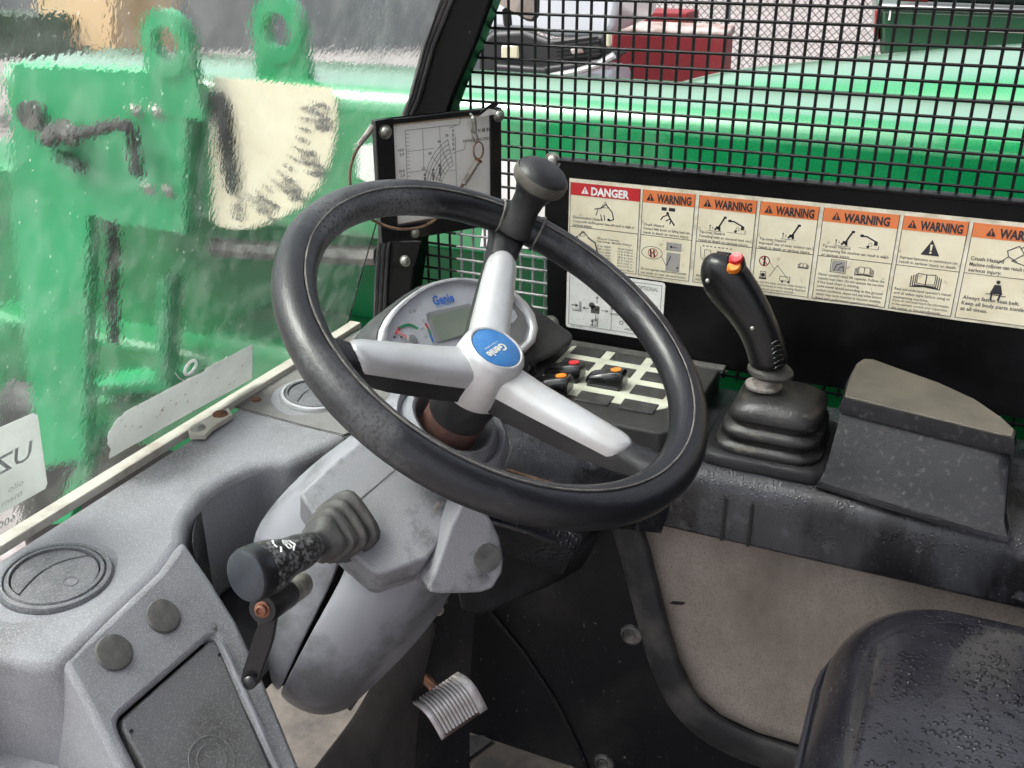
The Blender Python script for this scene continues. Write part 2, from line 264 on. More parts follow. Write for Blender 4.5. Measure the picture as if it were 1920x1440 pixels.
class MB:
    """collects shapes and links them as ONE mesh object"""
    def __init__(s): s.v = []; s.f = []; s.o = None
    def frame(s, o, ux, uy):
        s.o = V(o); s.ux = V(ux).normalized(); s.uy = V(uy).normalized(); s.un = s.ux.cross(s.uy).normalized(); return s
    def P(s, u, v, h=0): return s.o + s.ux*u + s.uy*v + s.un*h
    def add(s, vs, fs):
        b = len(s.v); s.v += [V(x) for x in vs]; s.f += [tuple(i+b for i in f) for f in fs]; return s
    # flat things in the frame
    def poly(s, pts, h=0): return s.add([s.P(u, v, h) for u, v in pts], [tuple(range(len(pts)))])
    def rect(s, u0, v0, u1, v1, h=0): return s.poly([(u0, v0), (u1, v0), (u1, v1), (u0, v1)], h)
    def line(s, pts, w, h=0, closed=False):
        pts = list(pts) + ([pts[0]] if closed else [])
        for (a, b), (c, d) in zip(pts[:-1], pts[1:]):
            l = math.hypot(c-a, d-b)
            if l < 1e-9: continue
            dx, dy = (c-a)/l*w/2, (d-b)/l*w/2
            s.poly([(a-dx-dy, b-dy+dx), (a-dx+dy, b-dy-dx), (c+dx+dy, d+dy-dx), (c+dx-dy, d+dy+dx)], h)
        return s
    def disc(s, u, v, r, h=0, n=20, ry=None, rot=0):
        ry = ry or r; c, sn = math.cos(rot), math.sin(rot)
        return s.poly([(u + r*math.cos(t)*c - ry*math.sin(t)*sn, v + r*math.cos(t)*sn + ry*math.sin(t)*c) for t in [2*math.pi*i/n for i in range(n)]], h)
    def ring(s, u, v, r, w, h=0, n=28, ry=None):
        ry = ry or r
        return s.line([(u+r*math.cos(2*math.pi*i/n), v+ry*math.sin(2*math.pi*i/n)) for i in range(n)], w, h, True)
    def text(s, t, u, v, size, h=0, width=None, bold=0., align='l', sx=1.):
        vs, fs = text_mesh(t, bold)
        if not vs: return s
        x0 = min(p.x for p in vs); x1 = max(p.x for p in vs)
        kx = size*sx
        if width: kx = width/(x1-x0)
        off = {'l': -x0*kx, 'c': -(x0+x1)/2*kx, 'r': -x1*kx}[align]
        return s.add([s.P(u+off+p.x*kx, v+p.y*size, h) for p in vs], fs)
    def obox(s, u0, v0, h0, u1, v1, h1):
        c = [s.P(u, v, h) for h in (h0, h1) for u, v in ((u0, v0), (u1, v0), (u1, v1), (u0, v1))]
        return s.add(c, [(3, 2, 1, 0), (4, 5, 6, 7), (0, 1, 5, 4), (1, 2, 6, 5), (2, 3, 7, 6), (3, 0, 4, 7)])
    # solids
    def box(s, a, b):
        x0, y0, z0 = a; x1, y1, z1 = b
        return s.add([(x0, y0, z0), (x1, y0, z0), (x1, y1, z0), (x0, y1, z0), (x0, y0, z1), (x1, y0, z1), (x1, y1, z1), (x0, y1, z1)],
                     [(3, 2, 1, 0), (4, 5, 6, 7), (0, 1, 5, 4), (1, 2, 6, 5), (2, 3, 7, 6), (3, 0, 4, 7)])
    def prism(s, pts, vec):
        n = len(pts); vec = V(vec)
        return s.add([V(p) for p in pts] + [V(p)+vec for p in pts],
                     [tuple(range(n)), tuple(range(2*n-1, n-1, -1))] + [(i, i+n, (i+1) % n + n, (i+1) % n) for i in range(n)])
    def loft(s, rings, closed=True, caps=True, loop=False):
        n = len(rings[0]); vs = [p for r in rings for p in r]; fs = []
        m = len(rings)
        for j in range(m if loop else m-1):
            k = (j+1) % m
            for i in range(n if closed else n-1):
                i2 = (i+1) % n; fs.append((j*n+i, j*n+i2, k*n+i2, k*n+i))
        if caps and closed and not loop: fs += [tuple(range(n-1, -1, -1)), tuple((m-1)*n+i for i in range(n))]
        return s.add(vs, fs)
    def tube(s, path, r, n=10, closed=False, flat=1.):
        path = [V(p) for p in path]; m = len(path); rings = []
        rs = r if isinstance(r, (list, tuple)) else [r]*m
        t0 = (path[1]-path[0]).normalized(); a = t0.orthogonal().normalized()
        for i, p in enumerate(path):
            t = ((path[(i+1) % m]-path[i-1]) if closed else (path[min(i+1, m-1)]-path[max(i-1, 0)])).normalized()
            a = (a - t*a.dot(t)).normalized(); b = t.cross(a)
            rings.append([p + (a*math.cos(2*math.pi*k/n) + b*math.sin(2*math.pi*k/n)*flat)*rs[i] for k in range(n)])
        return s.loft(rings, True, not closed, closed)
    def lathe(s, prof, o, axis, n=32, sx=None, ax=None, k=1.):
        """prof: (r, h); axis: spin axis; optional ax/k stretches along direction ax"""
        o = V(o); axis = V(axis).normalized(); a = V(ax).normalized() if ax is not None else axis.orthogonal().normalized(); b = axis.cross(a)
        rings = [[o + axis*h + (a*math.cos(2*math.pi*i/n)*k + b*math.sin(2*math.pi*i/n))*max(r, 1e-5) for i in range(n)] for r, h in prof]
        return s.loft(rings, True, True)
    def grid(s, rows):
        n = len(rows[0]); vs = [p for r in rows for p in r]
        return s.add(vs, [(j*n+i, j*n+i+1, (j+1)*n+i+1, (j+1)*n+i) for j in range(len(rows)-1) for i in range(n-1)])
    def build(s, name, m, parent=None, smooth=False, bevel=0, segs=3, subsurf=0, solid=0, angle=40, mats=None):
        c = sum(s.v, V())/len(s.v)
        me = bpy.data.meshes.new(name); me.from_pydata([p-c for p in s.v], [], s.f); me.update()
        bm = bmesh.new(); bm.from_mesh(me); bmesh.ops.remove_doubles(bm, verts=bm.verts, dist=1e-6)
        if not s.flatmesh(): bmesh.ops.recalc_face_normals(bm, faces=bm.faces)
        bm.to_mesh(me); bm.free()
        o = bpy.data.objects.new(name, me); COL.objects.link(o); o.location = c; WLOC[o] = c.copy()
        me.materials.append(M[m] if isinstance(m, str) else m)
        if parent is not None:
            o.parent = parent; o.matrix_parent_inverse = Matrix.Translation(-WLOC[parent])
        if solid:
            md = o.modifiers.new('solid', 'SOLIDIFY'); md.thickness = solid; md.offset = -1
        if bevel:
            md = o.modifiers.new('bevel', 'BEVEL'); md.width = bevel; md.segments = segs; md.limit_method = 'ANGLE'; md.angle_limit = math.radians(angle)
        if subsurf:
            md = o.modifiers.new('sub', 'SUBSURF'); md.levels = subsurf; md.render_levels = subsurf
        if smooth or bevel or subsurf:
            me.polygons.foreach_set('use_smooth', [True]*len(me.polygons))
            try:
                me.set_sharp_from_angle(angle=math.radians(angle if not subsurf else 180))
            except Exception: pass
        return o
    def flatmesh(s): return s.o is not None and len(s.f) > 0 and getattr(s, 'keep', True)
def struct(o): o['kind'] = 'structure'; return o
def circ(o, ux, uy, r, n=32, ry=None, a0=0, a1=2*math.pi):
    ry = ry or r
    return [V(o) + V(ux)*r*math.cos(a0+(a1-a0)*i/n) + V(uy)*ry*math.sin(a0+(a1-a0)*i/n) for i in range(n)]
def smoothpath(pts, k=8):
    """Catmull-Rom through pts"""
    pts = [V(p) for p in pts]; P = [pts[0]*2-pts[1]] + pts + [pts[-1]*2-pts[-2]]; out = []
    for i in range(1, len(P)-2):
        for j in range(k):
            t = j/k; a, b, c, d = P[i-1], P[i], P[i+1], P[i+2]
            out.append(.5*((2*b)+(c-a)*t+(2*a-5*b+4*c-d)*t*t+(3*b-a-3*c+d)*t**3))
    return out + [pts[-1]]
def bolt(name, p, n, r, m='zinc', parent=None, washer=True):
    prof = ([(0, 0), (r*1.25, 0), (r*1.25, r*.18), (r, r*.2)] if washer else [(0, 0), (r, 0)]) + [(r*.95, r*.45), (r*.7, r*.75), (r*.35, r*.88), (0, r*.9)]
    return MB().lathe(prof, p, n, 16).build(name, m, parent, smooth=True)

# ================================================================ setting: ground and cab shell
def plane_obj(name, pts, m): 
    o = MB(); o.keep = False; o.add(pts, [tuple(range(len(pts)))]); return o.build(name, m)
struct(plane_obj('ground', [(-300, -300, 0), (300, -300, 0), (300, 300, 0), (-300, 300, 0)], 'gravel'))
struct(plane_obj('asphalt_road', [onZ(-500, 100, .01), onZ(850, 96, .01), onZ(1000, -120, .01), onZ(-500, -120, .01)], 'asphalt'))
struct(MB().box((.28, -.75, .985), (1.12, .80, 1.02)).build('cab_floor', 'floor', bevel=.004))
# speckled liner wall under the console
wallo = struct(MB().box((.905, -.75, 1.02), (1.12, .36, 1.44)).build('cab_wall', 'beige'))
MB().prism([onX(x, y, .9045) for x, y in ((1254, 1131), (1262, 1127), (1285, 1129), (1282, 1134), (1266, 1134))], (.0003, 0, 0)).build('tear', 'dark_gap', wallo)
struct(MB().box((.2, -.78, 2.46), (1.13, .02, 2.5)).build('cab_roof', 'roof'))
struct(MB().box((.2, -.80, 1.0), (1.12, -.78, 2.46)).build('rear_cab_wall', 'roof'))

# ================================================================ windscreen, seal channel, pillar
WN = V((0, .935, .355)).normalized(); WP = V((0, .722, 1.503)); WU = V((0, -.355, .935)).normalized()
def onW(x, y, h=0.): return onP(x, y, WP - WN*h, WN)
ws = empty('windscreen', (.62, .722, 1.503), 'rain-streaked clear windscreen on the left, above the grey dash', 'windscreen')
w0 = WP
MB().prism([(.16, w0.y, w0.z), (1.066, w0.y, w0.z), V((1.066, 0, 0)) + V((0, w0.y, w0.z)) + WU*1.0, V((.16, 0, 0)) + V((0, w0.y, w0.z)) + WU*1.0], WN*.005).build('pane', 'glass', ws)
ch = MB().box((.18, .705, 1.499), (1.075, .722, 1.508)).box((.18, .7215, 1.499), (1.075, .732, 1.5025)).build('lower_channel', 'cream_channel', ws, bevel=.001)
tb = [onZ(352, 806, 1.5085), onZ(400, 778, 1.5085), onZ(428, 764, 1.5085), onZ(436, 777, 1.5085), onZ(398, 800, 1.5085), onZ(384, 815, 1.5085), onZ(356, 815, 1.5085)]
tabo = MB().prism(tb, (0, 0, -.006)).build('channel_tab', 'cream_channel', ws, bevel=.0006)
for q, m in (((371, 803), 'zinc'), ((413, 777), 'rust')):
    MB().lathe([(0, 0), (.0085, 0), (.008, .0018), (.005, .0026), (0, .0026)], onZ(*q, 1.5085), (0, 0, 1), 16).build('screw', m, tabo, smooth=True)
# ring round the hole drilled in the glass
cen = onW(357, 689, .001); ax = WN
hr = MB(); pts = circ(cen, (1, 0, 0), WU, .0085, 24)
hr.tube(pts, .0018, 6, True).build('hole_ring', 'sticker_white', ws, smooth=True)
for q, r in (((400, 620), .060),):
    MB().tube(circ(onW(*q, .0005), (1, 0, 0), WU, r, 40, ry=r*1.02, a0=-2.6, a1=-.9), .0005, 4).build('wiper_scratch', 'sticker_grey', ws)
# stickers on the inside of the glass
def jag(pts, amp, k=6):
    out = []
    for i, p in enumerate(pts):
        q = pts[(i+1) % len(pts)]
        for j in range(k):
            t = j/k; out.append((p[0]+(q[0]-p[0])*t + random.uniform(-amp, amp)*(j > 0), p[1]+(q[1]-p[1])*t + random.uniform(-amp, amp)*(j > 0)))
    return out
sp = [(203, 812), (218, 788), (238, 770), (262, 757), (345, 714), (382, 697), (386, 690), (472, 646), (472, 709), (330, 788), (204, 860), (208, 842), (201, 832)]
o = MB().prism([onW(x, y, .0012) for x, y in jag(sp, 1.0, 4)], -WN*.0006).build('grey_strip_sticker', 'sticker_grey')
tag(o, 'long torn grey strip sticker speckled with rust on the windscreen', 'sticker')
wst = empty('white_sticker', onW(30, 870, .001), 'white sticker with mirrored faded print at the windscreen lower left', 'sticker')
stp = [(-60, 828), (0, 801), (62, 774), (70, 778), (88, 906), (84, 916), (0, 963), (-60, 995)]
MB().prism([onW(x, y, .0012) for x, y in stp], -WN*.0006).build('sheet', 'sticker_white', wst)
s0 = onW(58, 858, .0022); su = (onW(58, 858)-onW(0, 890)).normalized(); sv = (WU - su*WU.dot(su)).normalized()
st = MB().frame(s0, -su, sv); st.keep = True
st.text('UZ', 0, 0, .030, 0, bold=.01, align='l').text('oilo', .006, -.028, .011).text('tnem', .006, -.041, .011).text('600-', .012, -.068, .013, bold=.01)
st.build('lettering', 'sticker_ink', wst)

# pillar between windscreen and side guard
PX = 1.07
lft = [(838, -60), (830, 0), (797, 83), (770, 183), (757, 213), (735, 330), (714, 465), (710, 530), (707, 600)]
rgt = [(958, -60), (922, 0), (893, 80), (860, 157), (843, 203), (812, 320), (785, 456), (775, 530), (768, 600)]
pil = empty('roof_pillar', onX(740, 595, PX), 'curved black roof pillar beside the windscreen, behind the load chart', 'pillar')
rings = []
for l, r in zip(lft, rgt):
    a, b = onX(*l, PX), onX(*r, PX); rings.append([a, b, b+V((.03, .0, 0)), a+V((.045, .012, 0))])
MB().loft(rings).build('post', 'black_paint', pil, bevel=.004, segs=3, angle=50)
for k, off in enumerate((.0, .006, .012)):
    MB().tube([onX(*l, PX) + V((-.003+.0008*k, -off, 0)) for l in lft], .0042-.0006*k, 8).build('rubber_seal', 'seal', pil, smooth=True)
brk = [onX(x, y, PX-.004) for x, y in ((750, 452), (762, 452), (790, 452), (778, 500), (748, 500), (736, 488))]
MB().prism(brk, (.003, 0, 0)).build('bracket', 'black_paint', pil, bevel=.001)
bolt('bolt', onX(760, 489, PX-.004), (-1, 0, 0), .0062, 'zinc', pil)

# ================================================================ side guard of welded wire
GX = 1.10; PITCHW = .01685
guard = empty('side_guard', (GX, .1, 1.50), 'black welded wire mesh guard over the whole right side opening', 'mesh guard')
wr = .00175
def pillar_y(z):          # rear edge of the pillar at a height
    ps = [onX(*p, GX) for p in rgt]
    for a, b in zip(ps[:-1], ps[1:]):
        if b.z <= z <= a.z: t = (z-b.z)/(a.z-b.z); return b.y + (a.y-b.y)*t + .03
    return (ps[0].y - .02) if z > ps[0].z else ps[-1].y
def wire(a, b, m='wire'):
    return MB().tube([V(a), V(b)], wr, 6).build('wire', m, guard, smooth=True)
z0g, z1g = 1.505, 2.02
PALE = (.43, .565, 1.66)      # corner where the wires are pale grey
k = 0; y = .3234 + PITCHW*22
while y > -.16:
    zb = z0g
    # top end where the pillar takes over
    zt = z1g
    zz = z1g
    while zz > z0g and pillar_y(zz) < y: zz -= .005
    zt = zz
    if zt > z0g + .02:
        if PALE[0] < y < PALE[1] and zt > PALE[2]: wire((GX, y, zb), (GX, y, PALE[2]), 'wire_bare'); wire((GX, y, PALE[2]), (GX, y, zt))
        else: wire((GX, y, zb), (GX, y, zt))
    y -= PITCHW
z = 1.931 + PITCHW*5
while z > z0g:
    ye = min(pillar_y(z), .70)
    if z < PALE[2]: wire((GX-.002, -.16, z), (GX-.002, PALE[0], z)); wire((GX-.002, PALE[0], z), (GX-.002, PALE[1], z), 'wire_bare'); wire((GX-.002, PALE[1], z), (GX-.002, ye, z))
    else: wire((GX-.002, -.16, z), (GX-.002, ye, z))
    z -= PITCHW

# pale grey wires low by the pillar (separate short lengths)
yb = .3234 + PITCHW*9
# ================================================================ black label plate
plate = empty('label_plate', (1.09, .1, 1.515), 'black painted steel plate carrying the warning decals', 'steel plate')
r = .02; py0, py1, pz0, pz1 = -.75, .436, 1.522, 1.752
pts = [(1.086, py0, pz0), (1.086, py1-.004, pz0)] + [(1.086, py1-r+r*math.cos(t), pz1-r+r*math.sin(t)) for t in [math.pi/2*i/6 for i in range(7)]] + [(1.086, py0, pz1)]
MB().prism(pts, (.004, 0, 0)).build('sheet', 'plate', plate, bevel=.001)
MB().box((1.078, py0, 1.7525), (1.0955, .420, 1.7565)).build('top_flange', 'plate', plate, bevel=.001)
for q in ((1036, 302), (1034, 606)): bolt('bolt', onX(*q, 1.086), (-1, 0, 0), .0085, 'zinc', plate)

# ================================================================ warning decal strip
DX = 1.0852
def dY(x, y=None): return onX(x, y if y is not None else 331+.1025*(x-1068), DX).y
Y0 = dY(1068); ZT, ZB = 1.7345, 1.6235
strip = empty('warning_decal', (DX, .1, ZB), 'long cream strip of danger and warning panels on the black plate', 'decal')
dec = lambda: MB().frame((DX, Y0, ZT), (0, -1, 0), (0, 0, 1))
edge = [(0, 0)] + [(.0, -.111)] + [(.05*i, -.111+random.uniform(-.0012, .0012)) for i in range(1, 12)] + [(.6, -.111), (.6, 0)]
dec().poly(edge, .0002).build('backing', 'decal_edge', strip)
heads = [(1071, 1202, 'DANGER'), (1207, 1305, 'WARNING'), (1313, 1421, 'WARNING'), (1428, 1538, 'WARNING'), (1547, 1689, 'WARNING'), (1697, 1819, 'WARNING'), (1828, 1990, 'WARNING')]
U = lambda x: Y0 - dY(x)
def tri(mb, u, v, s, h): mb.poly([(u, v), (u+s, v), (u+s/2, v+s*.92)], h)
def excl(mb, u, v, s, h):
    mb.poly([(u+s*.46, v+s*.28), (u+s*.54, v+s*.28), (u+s*.57, v+s*.64), (u+s*.43, v+s*.64)], h); mb.disc(u+s*.5, v+s*.17, s*.065, h, 10)
def boomicon(mb, u, v, s, h, kind=0):      # little handler with raised boom
    if kind == 0:
        mb.line([(u, v), (u+.5*s, v+s)], s*.15, h); mb.rect(u+.42*s, v+.92*s, u+.68*s, v+1.12*s, h)
        mb.rect(u-.22*s, v-.12*s, u+.2*s, v+.14*s, h); mb.disc(u-.25*s, v-.14*s, .1*s, h, 10); mb.disc(u+.12*s, v-.16*s, .11*s, h, 10)
        mb.line([(u-.75*s, v-.2*s), (u-.75*s, v+.12*s)], .05*s, h); mb.poly([(u-.84*s, v+.1*s), (u-.66*s, v+.1*s), (u-.75*s, v+.25*s)], h)
        mb.line([(u-.5*s, v-.1*s), (u-.5*s, v+.05*s)], .05*s, h); mb.line([(u-.9*s, v-.32*s), (u+.35*s, v-.32*s)], .035*s, h)
    else:
        mb.rect(u-1.0*s, v+.75*s, u-.68*s, v+1.0*s, h); mb.line([(u-.7*s, v+.86*s), (u-.4*s, v+.84*s), (u+.5*s, v+.42*s)], .14*s, h)
        mb.rect(u+.3*s, v+.08*s, u+.62*s, v+.46*s, h); mb.ring(u-.02*s, v+.12*s, .16*s, .04*s, h, 14); mb.disc(u-.2*s, v-.12*s, .13*s, h, 10)
        mb.line([(u-1.0*s, v-.28*s), (u+.75*s, v-.28*s)], .035*s, h); mb.line([(u+.75*s, v-.25*s), (u+.75*s, v+.05*s)], .05*s, h)
def book(mb, u, v, s, h):
    for k in range(3):
        e = .1*k*s
        mb.line([(u-s*.5-e, v+s*.55-e*.6), (u-s*.5-e, v-e*.6), (u, v-e*.3), (u+s*.5+e, v-e*.6), (u+s*.5+e, v+s*.55-e*.6)], .045*s, h)
    mb.line([(u-s*.42, v+s*.62), (u-s*.42, v+s*.1), (u, v+s*.06), (u+s*.42, v+s*.1), (u+s*.42, v+s*.62), (u, v+s*.58), (u-s*.42, v+s*.62)], .035*s, h)
    mb.line([(u, v+s*.06), (u, v+s*.58)], .05*s, h)
def para(mb, lines, u, v, size, w, h, bold=.012):
    for i, t in enumerate(lines):
        vs, _ = text_mesh(t, bold); wd = (max(p.x for p in vs)-min(p.x for p in vs))
        mb.text(t, u, v-i*size*1.12, size, h, width=min(w, wd*size*1.02), bold=bold)
H1, H2, H3 = .0005, .0008, .0011
for i, (xa, xb, word) in enumerate(heads):
    ua, ub = U(xa), U(xb); w = ub-ua
    vt, vb = -.0045, -.1075; vh = -.0195; vm = -.058
    pn = dec().rect(ua, vb, ub, vt, H1).build('danger_panel' if i == 0 else 'warning_panel', 'cream', strip)
    dec().rect(ua, vh, ub, vt, H2).build('header', 'red' if i == 0 else 'orange', pn)
    lt = dec()
    ts = .0095
    vs, _ = text_mesh(word, .03)
    wd = (max(p.x for p in vs)-min(p.x for p in vs))
    tw = min(w*.66, .047); tot = tw + ts*1.25; us = ua + (w-tot)/2 if i < 6 else ua + .013
    lt.text(word, us+ts*1.3, -.0174, .0130, H3, width=tw, bold=.04)
    tri(lt, us, -.0168, ts, H3); lt.build('lettering', 'white' if i == 0 else 'ink', pn)
    mk = dec(); excl(mk, us, -.0168, ts, H3+.0003); mk.build('mark', 'red' if i == 0 else 'orange', pn)
    ic = dec(); tx = dec()
    ic.line([(ua, vm), (ub, vm)], .0006, H2); ic.line([(ua, vt), (ua, vb), (ub, vb), (ub, vt)], .0006, H2)
    um = (ua+ub)/2; sz = .0052; tw = w*.9; tu = ua+w*.045
    if i == 0:
        ic.line([(um-.012, -.034), (um-.004, -.032), (um+.002, -.027), (um+.01, -.036), (um+.012, -.044), (um+.008, -.046)], .0012, H2)
        ic.line([(um-.008, -.034), (um-.01, -.041)], .0009, H2); ic.line([(um+.001, -.024), (um-.004, -.031), (um+.005, -.031), (um+.001, -.024)], .0006, H2)
        ic.line([(um-.004, -.04), (um-.003, -.046)], .001, H2); ic.line([(um+.0, -.04), (um+.001, -.046)], .001, H2); ic.disc(um+.006, -.045, .0017, H2, 10)
        para(tx, ['Electrocution Hazard', 'Contact with electric power lines will result in death or', 'serious injury.'], tu, -.0475, .0043, tw, H2)
        ic.line([(ua+.008, -.071), (ua+.014, -.066), (ua+.018, -.063), (ua+.025, -.07)], .0009, H2); ic.line([(ua+.01, -.07), (ua+.009, -.081)], .001, H2)
        ic.line([(ua+.016, -.062), (ua+.0135, -.069), (ua+.0205, -.068), (ua+.016, -.062)], .0005, H2)
        ic.line([(ua+.024, -.07), (ua+.033, -.075), (ua+.036, -.085), (ua+.032, -.09)], .0017, H2); ic.disc(ua+.027, -.09, .0016, H2, 10)
        para(tx, ['Required Clearance', 'Line Voltage  Minimum Distance'], ua+w*.42, -.070, .0032, w*.54, H2)
        rows = ['0 to 300V', '300V to 50KV', '50KV to 200KV', '200KV to 350KV', '350KV to 500KV', '500KV to 750KV', '750KV to 1000KV']
        ri = ['Avoid Contact', '10 ft 3.05 m', '15 ft 4.60 m', '20 ft 6.10 m', '25 ft 7.62 m', '35 ft 10.67 m', '45 ft 13.72 m']
        for k in range(7):
            tx.text(rows[k], ua+w*.42, -.0795-k*.0036, .0033, H2, width=w*.2, bold=.012); tx.text(ri[k], ua+w*.72, -.0795-k*.0036, .0033, H2, width=w*.22, bold=.012)
        para(tx, ["Refer to Operator's Manual"], ua+w*.6, -.1055, .0032, w*.36, H2)
    elif i == 1:
        ic.rect(um-.0075, -.0268, um-.0015, -.0228, H2); ic.rect(um+.0012, -.0268, um+.0085, -.0228, H2); ic.disc(um, -.0295, .0017, H2, 10)
        ic.line([(um+.0002, -.0305), (um+.004, -.0365), (um+.0085, -.0425)], .0017, H2); ic.line([(um+.001, -.031), (um-.005, -.034), (um-.0075, -.0375)], .0013, H2)
        ic.line([(um+.003, -.036), (um-.001, -.0385)], .0013, H2); ic.line([(um+.0045, -.0375), (um+.0035, -.0415)], .0013, H2)
        para(tx, ['Crush Hazard', 'Contact with boom or falling load can', 'result in death or serious injury.'], tu, -.0465, .0043, tw, H2)
        g = dec(); g.rect(um+.002, -.098, um+.0185, -.0755, H2); g.rect(um+.001, -.0735, um+.019, -.0635, H2); g.build('grey_picture', 'ink_mid', pn)
        ic.ring(ua+.015, -.0785, .0125, .0005, H2, 26, ry=.0075); ic.line([(ua+.026, -.081), (ua+.033, -.092)], .0005, H2)
        ic.line([(um+.003, -.092), (um+.007, -.08)], .0009, H3); ic.disc(um+.016, -.093, .0013, H3, 8); ic.disc(um+.007, -.0685, .0014, H3, 8); ic.line([(um+.007, -.0685), (um+.014, -.069)], .0006, H3)
        ic.line([(ua+.013, -.075), (ua+.014, -.083)], .0018, H2); ic.line([(ua+.017, -.075), (ua+.018, -.083)], .0016, H2)
        rd = dec(); rd.ring(ua+.016, -.0785, .0055, .0007, H3); rd.line([(ua+.012, -.075), (ua+.02, -.082)], .0007, H3); rd.line([(ua+.012, -.082), (ua+.02, -.075)], .0007, H3); rd.build('red_ring', 'red', pn)
        para(tx, ['Do not operate machine when people', 'are under or near elevated boom.'], tu, -.1005, .0042, tw, H2)
    elif i == 2:
        boomicon(ic, um-.008, -.040, .0125, H2); boomicon(ic, um+.014, -.0405, .0115, H2, 1)
        para(tx, ['Tip-over Hazard', 'Travelling with an elevated load can', 'result in death or serious injury.'], tu, -.0478, .0043, tw, H2)
        for k in range(8): ic.rect(ua+.008+k*.0045, -.0632, ua+.0105+k*.0045, -.0622, H2)
        ic.line([(ua+.006, -.064), (ua+.007, -.076), (ua+.011, -.08)], .0006, H2)
        ic.line([(ua+.011, -.067), (ua+.018, -.067), (ua+.018, -.078), (ua+.011, -.078), (ua+.011, -.067)], .0006, H2); ic.rect(ua+.025, -.076, ua+.042, -.067, H2)
        para(tx, ['Always lower load to travel', 'and keep it close to ground.'], tu, -.1, .0042, tw, H2)
    elif i == 3:
        boomicon(ic, um+.006, -.040, .0125, H2)
        para(tx, ['Tip-over Hazard', 'Improper use of sway control can', 'result in death or serious injury.'], tu, -.0478, .0043, tw, H2)
        rd = dec(); rd.ring(ua+.011, -.0715, .0055, .0009, H3); rd.line([(ua+.0075, -.068), (ua+.0145, -.075)], .0008, H3); rd.build('red_ring', 'red', pn)
        ic.line([(ua+.011, -.067), (ua+.011, -.076)], .0022, H2); ic.disc(ua+.011, -.088, .0024, H2, 8); ic.rect(ua+.007, -.093, ua+.015, -.091, H2); ic.line([(ua+.008, -.091), (ua+.008, -.084), (ua+.014, -.084), (ua+.014, -.091)], .0005, H2)
        ic.line([(ua+.018, -.089), (ua+.026, -.075), (ua+.04, -.091)], .0005, H2); ic.line([(ua+.017, -.072), (ua+.023, -.08)], .0004, H2); ic.line([(ua+.03, -.087), (ua+.041, -.087), (ua+.041, -.092), (ua+.03, -.092), (ua+.03, -.087)], .0006, H2); ic.disc(ua+.033, -.093, .0014, H2, 8); ic.disc(ua+.04, -.093, .0014, H2, 8)
        book(ic, ub-.009, -.074, .008, H2)
        para(tx, ['Do not use sway control when boom is', 'above horizontal or when traveling. Read and', 'understand operators manual.'], tu, -.0975, .0036, tw, H2)
    elif i == 4:
        boomicon(ic, um-.012, -.0405, .0125, H2); boomicon(ic, um+.014, -.041, .0115, H2, 1)
        para(tx, ['Tip-over Hazard', 'Overturning this machine can result in death', 'or serious injury.'], tu, -.0478, .0043, tw, H2)
        g = dec(); g.rect(ua+.016, -.0735, ua+.03, -.0615, H2); g.build('grey_picture', 'ink_mid', pn)
        ic.line([(ua+.015, -.0745), (ua+.031, -.0745), (ua+.031, -.0605), (ua+.015, -.0605), (ua+.015, -.0745)], .0006, H3)
        ic.line([(ua+.019, -.073), (ua+.021, -.066), (ua+.026, -.064)], .0008, H3); ic.line([(ua+.023, -.073), (ua+.0245, -.069), (ua+.028, -.067), (ua+.029, -.073)], .0007, H3)
        book(ic, um+.012, -.0735, .0135, H2)
        para(tx, ['Never exceed rated lift capacity. Follow the', 'capacity load chart. Do not operate the machine', 'if the load chart is missing.', 'Limit travel speed according to the ground', 'surface conditions, slopes and any other factors', 'which may cause machine to become unstable.', 'Read and understand operators manual.'], tu, -.0800, .0041, tw, H2)
    elif i == 5:
        tri(ic, um-.009, -.044, .0185, H2); m2 = dec(); excl(m2, um-.009, -.044, .0185, H3); m2.build('mark', 'cream', pn)
        para(tx, ['Improper operation or maintenance can', 'result in serious injury or death.'], tu, -.0505, .0043, tw, H2)
        book(ic, um+.001, -.0775, .021, H2)
        para(tx, ["Read and understand operator's manual", 'and all safety signs before using or', 'maintaining machine.', '', 'If you do not understand the information', 'in the manuals, consult your supervisor,', 'the owner or the manufacturer.'][:3], tu, -.0855, .0042, tw, H2)
        para(tx, ['If you do not understand the information', 'in the manuals, consult your supervisor,', 'the owner or the manufacturer.'], tu, -.099+.0005, .0038, tw, H2)
    else:
        u0 = ua+.030
        ic.line([(u0, -.044), (u0+.008, -.036), (u0+.006, -.030), (u0+.016, -.024), (u0+.022, -.032), (u0+.012, -.040), (u0+.026, -.044)], .0009, H2)
        ic.line([(u0+.008, -.036), (u0+.016, -.04)], .0009, H2)
        ic.line([(u0+.018, -.026), (u0+.028, -.02), (u0+.031, -.03)], .0009, H2)
        para(tx, ['Crush Hazard', 'Machine rollover can result in death or', 'serious injury.'], tu, -.0435, .0055, tw*1.0, H2, bold=.02)
        us = ua+.034; ic.disc(us, -.064, .002, H2, 12); ic.poly([(us-.006, -.077), (us+.006, -.077), (us+.003, -.067), (us-.003, -.067)], H2)
        ic.line([(us-.009, -.0775), (us+.009, -.0785)], .0009, H2); ic.line([(us-.004, -.0775), (us-.004, -.083)], .0018, H2); ic.line([(us+.004, -.0775), (us+.003, -.083)], .0018, H2)
        para(tx, ['Always fasten seat belt.', 'Keep all body parts inside cab', 'at all times.'], tu, -.086, .0056, tw*1.0, H2, bold=.02)
    ic.build('pictogram', 'ink', pn); tag(tx.build('small_print', 'ink_grey', pn), kind='stuff')

